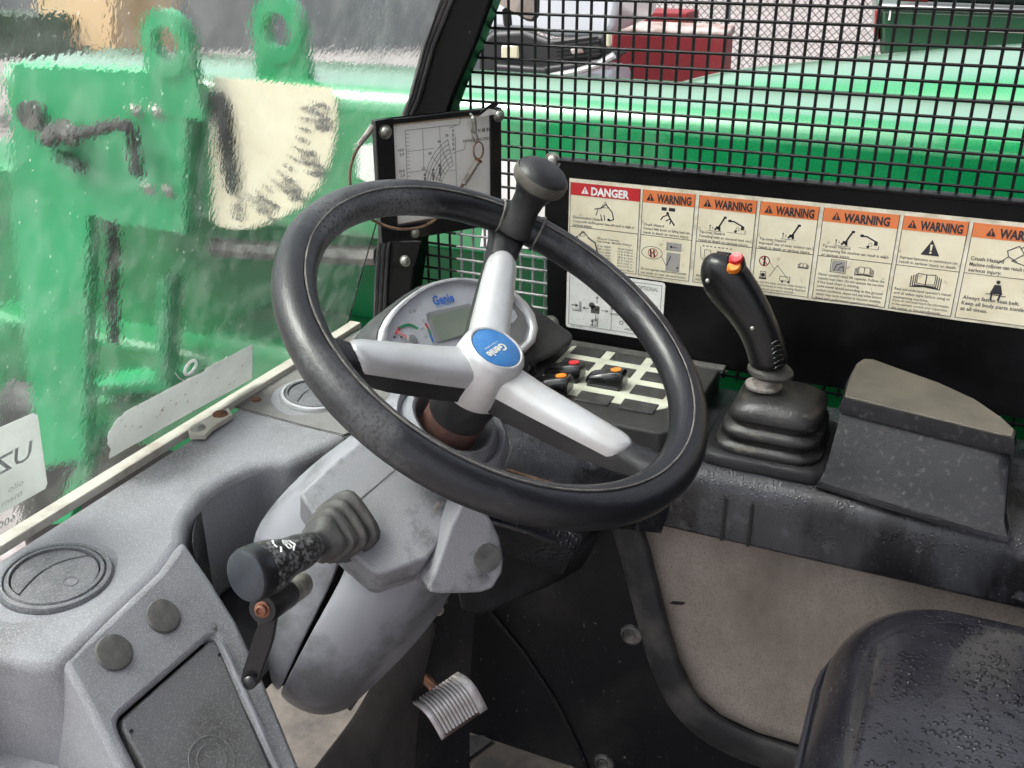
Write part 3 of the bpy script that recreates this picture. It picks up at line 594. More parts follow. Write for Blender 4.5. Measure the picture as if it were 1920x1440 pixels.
# white joystick decal under the strip
jd = empty('control_decal', (DX, .34, 1.545), 'white control diagram decal marked OPTIONAL below the danger panel', 'decal')
Yj = onX(1061, 606, DX).y; Yr = onX(1246, 560, DX).y; wj = Yj - Yr; hj = .0755
jf = lambda: MB().frame((DX, Yj, 1.5455), (0, -1, 0), (0, 0, 1))
rc = .004
cor = [(rc, 0), (wj-rc, 0), (wj-.001, .001), (wj, rc), (wj, hj-rc), (wj-.001, hj-.001), (wj-rc, hj), (rc, hj), (.001, hj-.001), (0, hj-rc), (0, rc), (.001, .001)]
jf().poly(cor, .0003).build('sheet', 'decal_white', jd)
l = jf(); l.line([(.004, .005), (wj-.004, .005), (wj-.004, hj-.004), (.004, hj-.004), (.004, .005)], .0006, H2); l.line([(.06, .005), (.06, .045)], .0006, H2); l.line([(.092, .005), (.092, .04)], .0006, H2)
l.text('OPTIONAL', wj-.008, hj-.0125, .0075, H2, width=.026, bold=.0, align='r')
l.rect(.033, .024, .044, .034, H2); l.disc(.034, .034, .004, H2, 12); wt = jf(); wt.ring(.040, .029, .0028, .0009, H3); wt.build('white_mark', 'decal_white', jd)
def arrow(mb, u, v, du, dv, s, w=.0009):
    mb.line([(u, v), (u+du, v+dv)], w, H2); L_ = math.hypot(du, dv); a, b = du/L_*s, dv/L_*s
    mb.line([(u+du-a-b*.7, v+dv-b+a*.7), (u+du, v+dv), (u+du-a+b*.7, v+dv-b-a*.7)], w, H2)
arrow(l, .0405, .038, 0, .008, .002); arrow(l, .0395, .021, 0, -.007, .002); arrow(l, .03, .029, -.007, 0, .002); arrow(l, .047, .029, .008, 0, .002)
def forkL(u, v, s): l.line([(u, v), (u+s, v), (u+s, v+s*1.2)], .0008, H2); l.line([(u, v+.0016), (u+s-.0016, v+.0016), (u+s-.0016, v+s*1.2)], .0005, H2)
forkL(.009, .024, .0105); forkL(.058, .026, .010); forkL(.033, .007, .0095); forkL(.078, .009, .012); forkL(wj-.017, .034, .009)
arrow(l, .008, .031, .007, 0, .002, .0012); arrow(l, .0355, .008, 0, .007, .002, .0012); arrow(l, .066, .034, -.007, 0, .002, .0012); arrow(l, .08, .018, .008, .003, .002, .0012)
l.ring(wj-.0225, .044, .0032, .0009, H2, 16, ry=.0045); l.ring(wj-.0225, .044, .0012, .0009, H2, 10, ry=.002); l.ring(.073, .017, .0022, .0008, H2, 12); l.ring(wj-.031, .05, .0018, .0007, H2, 10)
l.text('82461 A 0408', .007, .0022, .0026, H2, width=.015)
l.build('diagram', 'ink_grey', jd)

# ================================================================ load chart holder
CN = V((-.54, -.84, 0)).normalized(); CP = onX(935, 200, 1.07); CU = V((.84, -.54, 0)).normalized(); CV = V((0, 0, 1))
hold = empty('load_chart_holder', CP - V((.06, 0, .13)), 'black framed load chart hung on the pillar above the wheel', 'chart holder')
co = onP(712, 455, CP, CN)                      # lower left corner
cw = (onP(935, 200, CP, CN) - co).dot(CU); chh = CP.z - co.z
cf = lambda: MB().frame(co, CU, CV)
hf = cf(); hf.keep = False
hf.obox(0, 0, -.004, cw, chh, -.002); hf.obox(0, 0, -.002, .021, chh, .006); hf.obox(cw-.0145, 0, -.002, cw, chh, .006)
hf.obox(.021, 0, -.002, cw-.0145, .018, .006); hf.obox(.021, chh-.006, -.002, cw-.0145, chh, .006)
hf.build('frame', 'frame_black', hold, bevel=.0012)
cf().obox(.019, .012, -.0015, cw-.0125, chh-.0062, .0012).build('yellowed_edge', 'paper_edge', hold)
pu0, pv0, pu1, pv1 = .022, .019, cw-.013, chh-.0085
ppr = cf().rect(pu0, pv0, pu1, pv1, .0016).build('paper', 'paper', hold)
ck = cf(); h = .0021; gx0, gy0 = pu0+.016, pv0+.010; gw, gh = .066, .094
ck.line([(gx0, gy0), (gx0, gy0+gh), (gx0+gw, gy0+gh)], .0005, h); ck.line([(gx0, gy0), (gx0+gw, gy0)], .0005, h)
for k in range(1, 3): ck.line([(gx0+gw*k/3*.98, gy0+gh*.5*(k < 2)), (gx0+gw*k/3, gy0+gh)], .0004, h)
ck.line([(gx0+gw*.97, gy0), (gx0+gw*.97, gy0+gh*.86)], .0005, h)
for k, u in enumerate((.25, .5, .75)): ck.line([(gx0, gy0+gh*u), (gx0+gw*(.30+.12*k), gy0+gh*u)], .0004, h); ck.line([(gx0+gw*.78, gy0+gh*(u-.05)), (gx0+gw*.97, gy0+gh*(u-.05))], .0004, h)
for k in range(22): ck.line([(gx0, gy0+gh*k/22), (gx0+.004, gy0+gh*k/22)], .0004, h)
for k in range(14): ck.line([(gx0+gw*k/14, gy0), (gx0+gw*k/14, gy0+.003)], .0004, h)
ac = (gx0+gw*1.02, gy0+gh*.16)
for k in range(7):
    R_ = gw*(.42+.062*k)
    ck.line([(ac[0]-R_*math.cos(t)*.92, ac[1]+R_*math.sin(t)*1.25) for t in [math.radians(8+66*i/14) for i in range(15)]], .0006 if k else .0004, h)
    if k < 5: ck.line([(ac[0]-R_*.92, ac[1]+.01), (ac[0]-R_*.9, ac[1]-.004)], .0005, h)
for d in (12, 28, 45, 62, 74):
    t = math.radians(d); ck.line([(ac[0]-gw*.42*math.cos(t)*.92, ac[1]+gw*.42*math.sin(t)*1.25), (ac[0]-gw*.80*math.cos(t)*.92, ac[1]+gw*.80*math.sin(t)*1.25)], .0005, h)
ck.line([(gx0+gw*.86, gy0+gh*.97), (gx0+gw*1.06, gy0+gh), (gx0+gw*1.09, gy0+gh*1.08)], .0005, h); ck.line([(gx0+gw*.9, gy0+gh*.66), (gx0+gw*1.15, gy0+gh*.69), (gx0+gw*1.18, gy0+gh*.78)], .0005, h)
for k, t in enumerate(('10 ft', '16 ft', '22 ft')):
    ck.text(('%d.0' % (6+4*k)), gx0-.003, gy0+gh*(.25+.25*k)+.001, .0046, h, align='r', bold=.02); ck.text(('%d.9' % (1+k)), gx0-.003, gy0+gh*(.25+.25*k)-.004, .0046, h, align='r', bold=.02)
for k, t in enumerate(('40', '50', '60', '66', '70')):
    a = math.radians((12, 28, 45, 62, 74)[k]); ck.text(t, ac[0]-gw*.86*math.cos(a)*.92, ac[1]+gw*.84*math.sin(a)*1.25, .0042, h, align='c', bold=.02)
for k, t in enumerate('ABCDE'): ck.text(t, gx0+gw*.93, gy0+gh*(.70+.055*k), .0044, h, align='c', bold=.02)
ck.text('WITH 48 IN', pu1-.001, pv1-.018, .0062, h, width=.026, bold=.03, align='r'); ck.text('NONSTABILIZED', pu1-.001, pv1-.0275, .0046, h, width=.036, bold=.01, align='r')
for k, (t, a) in enumerate((('2000 lb', .0), ('4000 lb', .011), ('6000 lb', .02))):
    b2 = MB().frame(ck.P(gx0+.024+a, gy0+.030+.004*k, 0), CV, -CU); b2.text(t, 0, 0, .0042, h, width=.014, bold=.04); ck.add(b2.v, b2.f)
ck.build('chart_lines', 'ink_grey', ppr)
for uv, rr in (((.0115, chh-.013), .0062), ((cw-.004, chh-.009), .006), ((.043, .006), .0045), ((cw-.03, .017), .004)):
    bolt('bolt', cf().P(*uv, .006), CN, rr, 'zinc', hold)
# torn scrap at the upper right corner
tr = cf(); tr.keep = False
tr.prism([tr.P(cw-.036, chh-.006, .0062), tr.P(cw-.014, chh+.008, .010), tr.P(cw-.008, chh+.005, .012), tr.P(cw-.016, chh-.001, .008)], CN*.0012).build('torn_flap', 'black_plastic', hold)
tr = cf(); tr.keep = False
tr.prism([tr.P(cw-.033, chh-.0085, .0066), tr.P(cw-.02, chh+.001, .0085), tr.P(cw-.009, chh-.002, .0095), tr.P(cw-.012, chh-.0065, .008)], CN*.001).build('torn_paper', 'paper', hold)
# cable with snap hook, ring and crimped sleeves
cab = empty('lanyard_cable', cf().P(.0, chh-.02, .02), 'rusty wire lanyard with ring and snap hook across the load chart', 'lanyard')
q = lambda x, y, h=.012: onP(x, y, CP + CN*h, CN)
loop = smoothpath([q(697, 236), q(688, 255), q(672, 277), q(661, 300), q(656, 330), q(662, 370), q(680, 400, .016), q(712, 419), q(745, 429), q(785, 427), q(815, 412), q(840, 385), q(862, 355), q(878, 330)], 6)
MB().tube(loop, .0017, 7).build('cable', 'rusty_cable', cab, smooth=True)
MB().tube([q(699, 236), q(690, 250), q(672, 273)], [.0036, .0034, .0028], 8).build('sleeve', 'washer', cab, smooth=True)
MB().tube([q(869, 345, .014), q(896, 302, .014)], .0036, 8).build('sleeve', 'washer', cab, smooth=True)
MB().tube([q(896, 303, .014), q(898, 299, .014)], .0046, 8).build('crimp', 'rust', cab, smooth=True)
cc = q(897, 282, .015)
MB().tube(circ(cc, CU, CV, .0066, 24, ry=.0098), .0011, 6, True).build('split_ring', 'rusty_cable', cab, smooth=True)
MB().tube([q(890, 266, .015), q(885, 252, .015), q(893, 249, .015), q(897, 264, .015)], .001, 6, True).build('shackle', 'washer', cab, smooth=True)
MB().tube(smoothpath([q(881, 213, .012), q(886, 218, .015), q(889, 232, .016), q(889, 248, .015)], 5), [.0012]*6+[.0032]*6+[.0034]*3+[.002], 8).build('snap_hook', 'zinc', cab, smooth=True)

# ================================================================ dashboard
dash = empty('dashboard', (.6, .63, 1.38), 'grey moulded dashboard under the windscreen', 'dashboard')
TZ = 1.50
rear = [(-60, 1216), (60, 1243), (120, 1239), (200, 1165), (306, 1067), (345, 1012), (344, 990), (350, 968), (366, 944), (392, 917), (430, 893), (470, 876), (505, 866), (545, 866), (640, 826), (720, 785)]
pts = [onZ(x, y, TZ) for x, y in rear] + [V((1.02, .60, TZ)), V((1.08, .60, TZ)), V((1.08, .7045, TZ)), V((.15, .7045, TZ))]
MB().prism(pts, (0, 0, -.13)).build('top_panel', 'dash', dash, bevel=.012, segs=4, angle=25)
# seam and the darker right-hand section next to it
seam = [onZ(x, y, TZ+.0004) for x, y in ((440, 763), (520, 785), (600, 806), (640, 815), (652, 824))]
MB().tube(seam, .0012, 5).build('seam', 'dark_gap', dash)
MB().prism([onZ(x, y, TZ+.0012) for x, y in ((430, 757), (445, 766), (640, 816), (900, 720), (730, 590), (690, 610))], (0, 0, -.001)).build('right_top_panel', 'dash_brown', dash)
MB().lathe([(0, 0), (.0055, 0), (.005, .002), (0, .0025)], onZ(481, 750, TZ+.0014), (0, 0, 1), 12).build('screw', 'rust', dash, smooth=True)
# dark well behind the pod with its round bottom
MB().box((.505, .50, 1.355), (.66, .69, 1.372)).build('well_floor', 'black_plastic', dash)
MB().lathe([(0, 0), (.045, 0), (.045, .004), (.04, .006), (0, .006)], onZ(430, 1040, 1.374), (0, 0, 1), 32).build('cup_mat', 'kick_edge', dash, smooth=True)
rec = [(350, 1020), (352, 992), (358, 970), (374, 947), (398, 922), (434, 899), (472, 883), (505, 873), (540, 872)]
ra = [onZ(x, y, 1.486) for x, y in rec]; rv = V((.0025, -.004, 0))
MB().grid([[p+rv for p in ra], [V((p.x, p.y, 1.375))+rv for p in ra]]).build('recess_liner', 'housing', dash, solid=.0015, smooth=True)  # added dark sheet: shade and dirt of the recess wall put into its colour
# sloped pod face with the lid opening (U-shaped around the lid)
SP = onZ(213, 1150, TZ); SN = V((0, -.70, .714)).normalized(); SV = V((0, .714, .70)).normalized()
onS = lambda x, y, h=0.: onP(x, y, SP + SN*h, SN)
pod = [(118, 1241), (200, 1165), (306, 1067), (345, 1012), (395, 1085), (445, 1165), (500, 1285), (560, 1430), (600, 1530), (562, 1530), (520, 1440), (462, 1320), (412, 1205), (404, 1192), (393, 1196), (300, 1277), (228, 1340), (221, 1352), (226, 1372), (305, 1530), (262, 1530), (222, 1440), (160, 1315)]
podo = MB().prism([onS(x, y) for x, y in pod], -SN*.10).build('pod_face', 'dash', dash, bevel=.005, segs=3, angle=30)
lid = [(230, 1347), (300, 1285), (394, 1202), (404, 1201), (411, 1212), (459, 1326), (545, 1525), (318, 1525), (230, 1366)]
lido = MB().prism([onS(x, y, -.004) for x, y in lid], -SN*.012).build('lid', 'lid', dash, bevel=.0025, segs=3)
MB().prism([onS(x, y, -.0165) for x, y in ((215, 1345), (400, 1185), (565, 1535), (300, 1535))], -SN*.004).build('lid_well', 'dark_gap', dash)
MB().tube(circ(onS(397, 1425, -.0038), (1, 0, 0), SV, .0195, 30), .0007, 5, True).tube(circ(onS(397, 1425, -.0038), (1, 0, 0), SV, .0125, 30), .0006, 5, True).build('ring_emblem', 'lid', lido, smooth=True)
for q_ in ((411, 1228), (246, 1371)):
    MB().lathe([(0, 0), (.0016, 0), (.0014, .001), (0, .0012)], onS(*q_, -.004), SN, 10).build('rivet', 'dark_gap', lido)
# bright rail right of the lid
MB().tube([onS(x, y, .001) for x, y in ((416, 1205), (470, 1325), (530, 1460), (560, 1530))], .0022, 6).build('rail_edge', 'cowl', dash, smooth=True)
for q_ in ((305, 1156), (213, 1224)):
    c = onS(*q_, .0); MB().lathe([(.0150, -.001), (.0150, .0012), (.0140, .0026), (.0115, .0030), (.006, .0038), (0, .0040)], c, SN, 28).build('blanking_plug', 'plug', dash, smooth=True)
MB().lathe([(0, 0), (.0032, 0), (.003, .0012), (0, .0015)], onS(401, 1175), SN, 12, k=.7, ax=(1, 0, 0)).build('scuff_hole', 'lid', dash)
# pod's left flank and the shelf below it
MB().prism([onZ(x, y, 1.395) for x, y in ((-60, 1368), (0, 1376), (90, 1386), (150, 1402), (205, 1422), (222, 1450), (235, 1560), (-60, 1560))], (0, 0, -.04)).build('shelf', 'dash', dash, bevel=.012, segs=4, angle=25)
# air vents
def vent(px, py, r, ringm, lab, tilt=(0, -.10, 1)):
    c = onZ(px, py, TZ); ax = V(tilt).normalized()
    v = empty('air_vent', c, lab, 'air vent', 'round vents in the dash')
    MB().lathe([(r*1.28, -.002), (r*1.24, .0012), (r*1.02, .0035), (r*1.0, .002)], c, ax, 40).build('pad', 'dash', v, smooth=True)
    c2 = c + ax*.003
    MB().lathe([(r*1.0, -.002), (r*1.0, .003), (r*.97, .0052), (r*.90, .0058), (r*.885, .0052), (r*.88, -.001)], c2, ax, 48).build('outer_ring', ringm, v, smooth=True)
    MB().lathe([(r*.868, -.001), (r*.865, .0045), (r*.84, .0062), (r*.78, .0066), (r*.77, .004), (r*.76, -.001)], c2, ax, 48).build('inner_ring', 'vent', v, smooth=True)
    a = V((1, 0, 0)); a = (a-ax*a.dot(ax)).normalized(); b = ax.cross(a)
    ux = (onZ(165, 1060, TZ)-onZ(45, 1118, TZ)).normalized(); ux = (ux-ax*ux.dot(ax)).normalized(); uy = ax.cross(ux)
    MB().lathe([(0, -.002), (r*.77, -.002), (r*.77, 0), (0, 0)], c2, ax, 32).build('throat', 'dark_gap', v)
    R2 = r*.745
    for sgn in (0, 1):
        ps = []
        # flap split by a bowed line
        cut = [(-.965 + 1.925*i/10, -.12+.5*math.sin(math.pi*.82*i/10)) for i in range(11)]
        if sgn == 0:
            arc = [(math.cos(t), math.sin(t)) for t in [math.radians(d) for d in range(190, 370, 10)]]
            ps = [(x, min(y, .8)) for x, y in arc] + [(x*.99, y-.02) for x, y in reversed(cut)]
        else:
            arc = [(math.cos(t), math.sin(t)) for t in [math.radians(d) for d in range(16, 184, 10)]]
            ps = [(x, y+.025) for x, y in cut] + arc
            ps = [(x, y) for x, y in ps]
        MB().prism([c2 + ux*x*R2 + uy*y*R2 + ax*.0048 for x, y in ps], -ax*.004).build('flap', 'vent', v, bevel=.0006)
    MB().tube(circ(c2 + ux*R2*.12 - uy*R2*.5 + ax*.005, ux, uy, r*.13, 18), .0006, 5, True).build('thumb_dimple', 'vent', v, smooth=True)
    return v
vent(106, 1091, .0455, 'vent', 'large round air vent at the left end of the dash')
vent(590, 748, .040, 'chrome_edge', 'pale-rimmed round air vent half hidden by the steering wheel')

# ================================================================ steering column cowl
colm = empty('steering_column', onD(620, 1330, 1.0), 'grey plastic steering column cowl', 'steering column')
def G(rows): return [[onD(x, y, d) for x, y, d in r] for r in rows]
# right shell (seam side) : rows top to bottom, columns left to right
right_shell = G([
 [(655, 860, .930), (720, 850, .905), (800, 850, .885), (880, 880, .90), (915, 930, .96)],
 [(655, 960, .920), (720, 960, .880), (790, 970, .865), (865, 985, .89), (895, 1010, .96)],
 [(652, 1052, .905), (720, 1062, .880), (780, 1070, .880), (835, 1085, .905), (860, 1100, .97)],
 [(610, 1130, .900), (680, 1145, .890), (740, 1160, .900), (795, 1165, .930), (820, 1165, .99)],
 [(570, 1205, .900), (630, 1235, .900), (690, 1245, .915), (735, 1240, .950), (760, 1235, 1.01)],
 [(530, 1285, .905), (580, 1312, .910), (630, 1318, .930), (675, 1300, .965), (700, 1290, 1.03)],
 [(520, 1303, .915), (565, 1334, .925), (610, 1342, .945), (645, 1330, .980), (670, 1318, 1.04)],
 [(524, 1308, .99), (566, 1338, .99), (610, 1345, 1.0), (645, 1334, 1.02), (665, 1324, 1.06)]])
left_shell = G([
 [(760, 745, .96), (757, 752, .93), (755, 770, .915), (750, 790, .905)],
 [(655, 815, .97), (650, 822, .935), (646, 838, .922), (647, 862, .918)],
 [(560, 885, .97), (562, 893, .935), (580, 905, .915), (647, 960, .912)],
 [(472, 985, 1.00), (478, 992, .945), (520, 1010, .915), (648, 1051, .907)],
 [(470, 1040, .99), (476, 1055, .935), (510, 1085, .910), (607, 1131, .902)],
 [(472, 1110, .98), (478, 1128, .930), (505, 1160, .907), (567, 1206, .902)],
 [(485, 1200, .98), (488, 1215, .930), (500, 1240, .910), (527, 1286, .907)],
 [(500, 1270, .99), (502, 1275, .95), (506, 1285, .925), (518, 1303, .918)]])
sh1 = MB().grid(right_shell).build('right_cowl', 'cowl', colm, subsurf=2, solid=.006)
sh2 = MB().grid(left_shell).build('left_cowl', 'cowl', colm, subsurf=2, solid=.006)
MB().grid(G([[(x, y, d+.012) for x, y, d in ((600, 850, .95), (720, 850, .92), (820, 880, .91))], [(x, y, d+.012) for x, y, d in ((600, 1050, .915), (700, 1062, .90), (790, 1075, .90))], [(x, y, d+.012) for x, y, d in ((500, 1280, .93), (600, 1300, .93), (640, 1300, .95))]])).build('inner_core', 'dark_gap', colm, solid=.01)
# raised upper cap carrying the lever boot
capr = [(560, 925), (610, 880), (690, 812), (760, 768), (830, 790), (905, 845), (880, 880), (850, 930), (835, 985), (822, 1020), (800, 1048), (716, 1077), (700, 1074), (655, 1036), (600, 985)]
K0 = onD(700, 900, .870); KN = (V((-.42, -.38, .82))).normalized()
onK = lambda x, y, h=0.: onP(x, y, K0 + KN*h, KN)
capo = MB().prism([onK(x, y) for x, y in capr], -KN*.05).build('upper_cap', 'cowl_worn', colm, bevel=.012, segs=5, angle=30)
MB().tube([onK(x, y, .0002) for x, y in ((740, 880), (700, 915), (672, 938), (664, 952))], .0008, 5).build('moulding_line', 'dash_brown', capo)
MB().prism([onK(x, y, .0004) for x, y in ((812, 950), (818, 942), (824, 940), (825, 950), (818, 960), (811, 964))], -KN*.001).build('bare_scrape', 'washer', capo)
# collar rings round the shaft
# ---- wheel frame
WC = V((.679, .308, 1.700)); t_, s_ = math.radians(30.0), math.radians(-8.1)
WNN = V((math.sin(s_)*math.sin(t_), -math.cos(s_)*math.sin(t_), math.cos(t_))); WA = V((0, 1, 0)).cross(WNN).normalized(); WB = WNN.cross(WA)
RR, RT_ = .175, .0162
wp = lambda r, deg, h=0.: WC + (WA*math.cos(math.radians(deg)) + WB*math.sin(math.radians(deg)))*r + WNN*h
cl0 = WC - WNN*.106
MB().lathe([(.062, -.030), (.060, -.012), (.052, -.004), (.049, -.006), (.047, -.010), (.043, -.002), (.040, .002), (.037, .001), (.035, -.008), (.034, -.03)], cl0, WNN, 44).build('collar', 'cowl', colm, smooth=True, angle=60)
MB().tube([cl0 + WA*(-.030) - WB*.018 + WNN*.001, cl0 + WA*(-.045) - WB*.024 - WNN*.004], .0011, 5).build('collar_split', 'dark_gap', colm)
MB().lathe([(.0, -.08), (.0265, -.08), (.0265, .008), (.0, .008)], cl0, WNN, 28).build('shaft', 'shaft', colm, smooth=True)
# bracket that holds the blanked key switch
kh = [(868, 940), (845, 985), (818, 1065), (803, 1098), (806, 1111), (830, 1114), (900, 1112), (925, 1104), (942, 1075), (946, 1048), (938, 1008), (922, 975), (905, 950)]
Q0 = onD(880, 1050, .845); QN = V((-.62, -.70, .35)).normalized()
onQ = lambda x, y, h=0.: onP(x, y, Q0 + QN*h, QN)
kho = MB().prism([onQ(x, y) for x, y in kh], -QN*.055).build('key_switch_housing', 'cowl_worn', colm, bevel=.006, segs=4, angle=30)
qx = (onQ(930, 1045)-onQ(900, 1045)).normalized(); qy = QN.cross(qx)
MB().lathe([(0, .0003), (.0128, .0003), (.0122, .0012), (0, .0014)], onQ(913, 1046), QN, 28).build('blanking_plug', 'plug', kho, smooth=True)
# dark lower shroud between cowl and floor
low = G([[(700, 1255, 1.03), (775, 1190, 1.04), (835, 1130, 1.05)], [(672, 1330, 1.04), (740, 1290, 1.06), (790, 1250, 1.09)], [(560, 1460, 1.05), (690, 1440, 1.10), (780, 1420, 1.16)], [(520, 1530, 1.06), (680, 1530, 1.12), (780, 1530, 1.2)]])
MB().grid(low).build('lower_shroud', 'shroud', colm, subsurf=2, solid=.006)
MB().tube([onD(x, y, d) for x, y, d in ((838, 1126, 1.035), (790, 1168, 1.03), (735, 1228, 1.02), (700, 1265, 1.02), (655, 1330, 1.025))], .0022, 6).build('shroud_lip', 'shroud', colm, smooth=True)
MB().lathe([(0, 0), (.006, 0), (.006, .003), (0, .004)], onD(821, 1143, 1.02), QN, 14).build('screw', 'zinc', colm, smooth=True)
struct(MB().grid(G([[(700, 1020, 1.16), (900, 1020, 1.16)], [(700, 1290, 1.20), (880, 1290, 1.20)], [(700, 1470, 1.25), (880, 1470, 1.25)]])).build('firewall', 'kick', None, solid=.01))

# ================================================================ shift lever and tilt lever
sl = empty('shift_lever', onK(650, 990), 'black shift lever with worn grip and square bellows boot', 'lever')
b0 = onK(652, 985, .0); b1 = onD(585, 1025, .795); e0 = onD(458, 1082, .735)
ld = (b1-b0).normalized(); l1 = (RT - ld*RT.dot(ld)).normalized(); l1 = (V((0, 0, 1)) - ld*ld.z).normalized(); l2 = ld.cross(l1)
def sqring(c, s, rot=.75, nx=28, pw=4.):
    out = []
    for i in range(nx):
        t = 2*math.pi*i/nx; cx, sx = math.cos(t), math.sin(t); k = (abs(cx)**pw+abs(sx)**pw)**(-1/pw)
        x, y = cx*k*s, sx*k*s
        out.append(c + l1*(x*math.cos(rot)-y*math.sin(rot)) + l2*(x*math.sin(rot)+y*math.cos(rot)))
    return out
Lb = (b1-b0).length
prof = [(.0275, 0.0), (.0280, .08), (.0270, .13), (.0195, .15), (.0195, .20), (.0245, .23), (.0248, .31), (.0235, .35), (.0165, .37), (.0165, .42), (.0212, .45), (.0212, .52), (.0200, .56), (.0145, .58), (.0145, .62), (.0178, .65), (.0172, .74), (.0120, .80), (.0100, .86), (.0100, 1.0)]
MB().loft([sqring(b0 + (b1-b0)*t, r) for r, t in prof]).build('boot', 'boot_grey', sl, smooth=True, angle=70)
gd = (e0-b1); gl = gd.length; gdn = gd.normalized()
MB().lathe([(.006, -.01), (.0125, 0), (.0150, gl*.18), (.0158, gl*.40), (.0180, gl*.50), (.0205, gl*.62), (.0215, gl*.80)], b1, gdn, 32).build('grip', 'lever_worn', sl, smooth=True, angle=60)
MB().lathe([(.0215, gl*.80), (.0217, gl*.93), (.0205, gl*.97)], b1, gdn, 32).build('twist_ring', 'lever_black', sl, smooth=True)
MB().lathe([(.0203, gl*.968), (.0200, gl*.985), (.018, gl), (0, gl*1.003)], b1, gdn, 32).build('end_cap', 'lever_end', sl, smooth=True)
# printed marks on the grip
gu = (UP - gdn*UP.dot(gdn)).normalized(); gr = gdn.cross(gu)
def gp(a, l, r): return b1 + gdn*l + (gu*math.cos(a)+gr*math.sin(a))*r
mk = MB()
for a0, a1, l0, l1_ in ((-.9, -.7, .66, .62), (-.65, -.5, .665, .665), (-.45, -.25, .66, .62)):
    mk.tube([gp(a0, gl*l0, .0208), gp(a1, gl*l1_, .0206)], .0009, 5)
for seg in (((-1.0, .47), (-.75, .40), (-.45, .42), (-.35, .50)), ((-.85, .52), (-.6, .52), (-.6, .46), (-.85, .46), (-.85, .52)), ((-.5, .53), (-.5, .45))):
    mk.tube([gp(a, gl*l, (.0183 if l > .49 else .0172)) for a, l in seg], .0008, 5)
mk.build('markings', 'white', sl)
tl = empty('tilt_lever', onD(465, 1280, .80), 'black crank lever with a rusty bolt below the shift lever', 'lever')
h0, h1 = onD(492, 1143, .775), onD(560, 1097, .84); hd = (h1-h0).normalized()
MB().lathe([(0, 0), (.0112, 0), (.0122, .0015), (.0126, .02), (.0126, (h1-h0).length*.62), (.0, (h1-h0).length*.62)], h0, hd, 28).build('handle', 'lever_black', tl, smooth=True)
MB().lathe([(0, 0), (.0118, 0), (.0118, (h1-h0).length*.42), (.011, (h1-h0).length*.46), (0, (h1-h0).length*.47)], h0 + (h1-h0)*.62, hd, 28).build('handle_end', 'lever_steel', tl, smooth=True)
MB().lathe([(.0066, .001), (.0066, -.0008), (.0060, -.0012), (.0052, -.0012), (.0048, -.0040), (.003, -.0050), (.0025, -.003), (0, -.003)], h0, hd, 20).build('bolt', 'copper', tl, smooth=True)
armp = [onD(x, y, d) for x, y, d in ((487, 1160, .795), (520, 1152, .795), (512, 1200, .80), (490, 1262, .805), (484, 1285, .806), (462, 1290, .805), (450, 1280, .803), (455, 1255, .803), (475, 1195, .80))]
MB().prism(armp, FW*.009).build('arm', 'lever_black', tl, bevel=.002)
MB().lathe([(0, 0), (.006, 0), (.0055, .004), (.003, .006), (0, .006)], onD(470, 1278, .802), -FW, 14).build('pivot', 'lever_black', tl, smooth=True)

# ================================================================ steering wheel
whl = empty('steering_wheel', WC - WNN*.10, 'black three-spoke steering wheel with silver spokes and spinner knob', 'steering wheel')
rings = []
NR, NS = 120, 24
for i in range(NR):
    a = 360*i/NR; ring = []
    for j in range(NS):
        p = 2*math.pi*j/NS; rr = RT_*(1.0 + .05*math.cos(2*p))
        # moulded groove just inside the crown
        dl = (math.degrees(p)-112); g_ = math.exp(-(dl/9)**2)*.0012
        ring.append(wp(RR + (rr-g_)*math.cos(p), a, (rr-g_)*math.sin(p)))
    rings.append(ring)
rim = MB().loft(rings, True, False, True).build('rim', 'rim', whl, smooth=True, angle=80)
for pd, rad in ((104, .0008), (150, .0006)):
    p = math.radians(pd)
    MB().tube([wp(RR + RT_*.985*math.cos(p), 360*i/90, RT_*.985*math.sin(p)) for i in range(90)], rad, 5, True).build('seam', 'piping', rim, smooth=True)
SPK = (24, 146, -94)
for n_, d in enumerate(SPK):
    def sec(r, w, top, bot, inset=.0):
        e = (WA*math.cos(math.radians(d)) + WB*math.sin(math.radians(d))); f = WNN.cross(e); c = WC + e*r
        return [c + f*(-w) + WNN*bot, *[c + f*(-w*math.cos(a)) + WNN*(top - .0115 + .0115*math.sin(a)) for a in [math.pi*k/10 for k in range(11)]], c + f*w + WNN*bot]
    # black core runs from hub to rim
    MB().loft([sec(r, w, tp, bt) for r, w, tp, bt in ((.012, .0172, -.030, -.064), (.05, .0168, -.026, -.057), (.10, .0148, -.017, -.045), (.135, .0140, -.0095, -.032), (.160, .0165, -.002, -.018), (.178, .022, .002, -.010))]).build('spoke_core', 'rubber', whl, smooth=True, angle=60)
    # silver cover with a rounded end
    MB().loft([sec(r, w, tp, bt) for r, w, tp, bt in ((.012, .0180, -.0240, -.047), (.05, .0175, -.0205, -.039), (.10, .0158, -.0120, -.0285), (.124, .0148, -.0078, -.0235), (.130, .0136, -.0073, -.0230), (.134, .0112, -.0076, -.0226), (.1365, .0070, -.0090, -.0222))]).build('spoke_cover', 'silver', whl, smooth=True, angle=60)
MB().lathe([(.0, -.064), (.0305, -.064), (.0312, -.056), (.0300, -.035), (.0280, -.020), (.0262, -.0165), (.0235, -.0145), (.0222, -.0150), (.0218, -.0170), (0, -.0170)], WC, WNN, 44).build('hub', 'silver', whl, smooth=True, angle=50)
cap = MB().lathe([(.0, -.0172), (.0214, -.0172), (.0212, -.0150), (.0195, -.0142), (0, -.0136)], WC, WNN, 40).build('cap', 'blue', whl, smooth=True, angle=50)
tp0, tp1 = onP(958, 655, WC - WNN*.0133, WNN), onP(912, 672, WC - WNN*.0133, WNN)
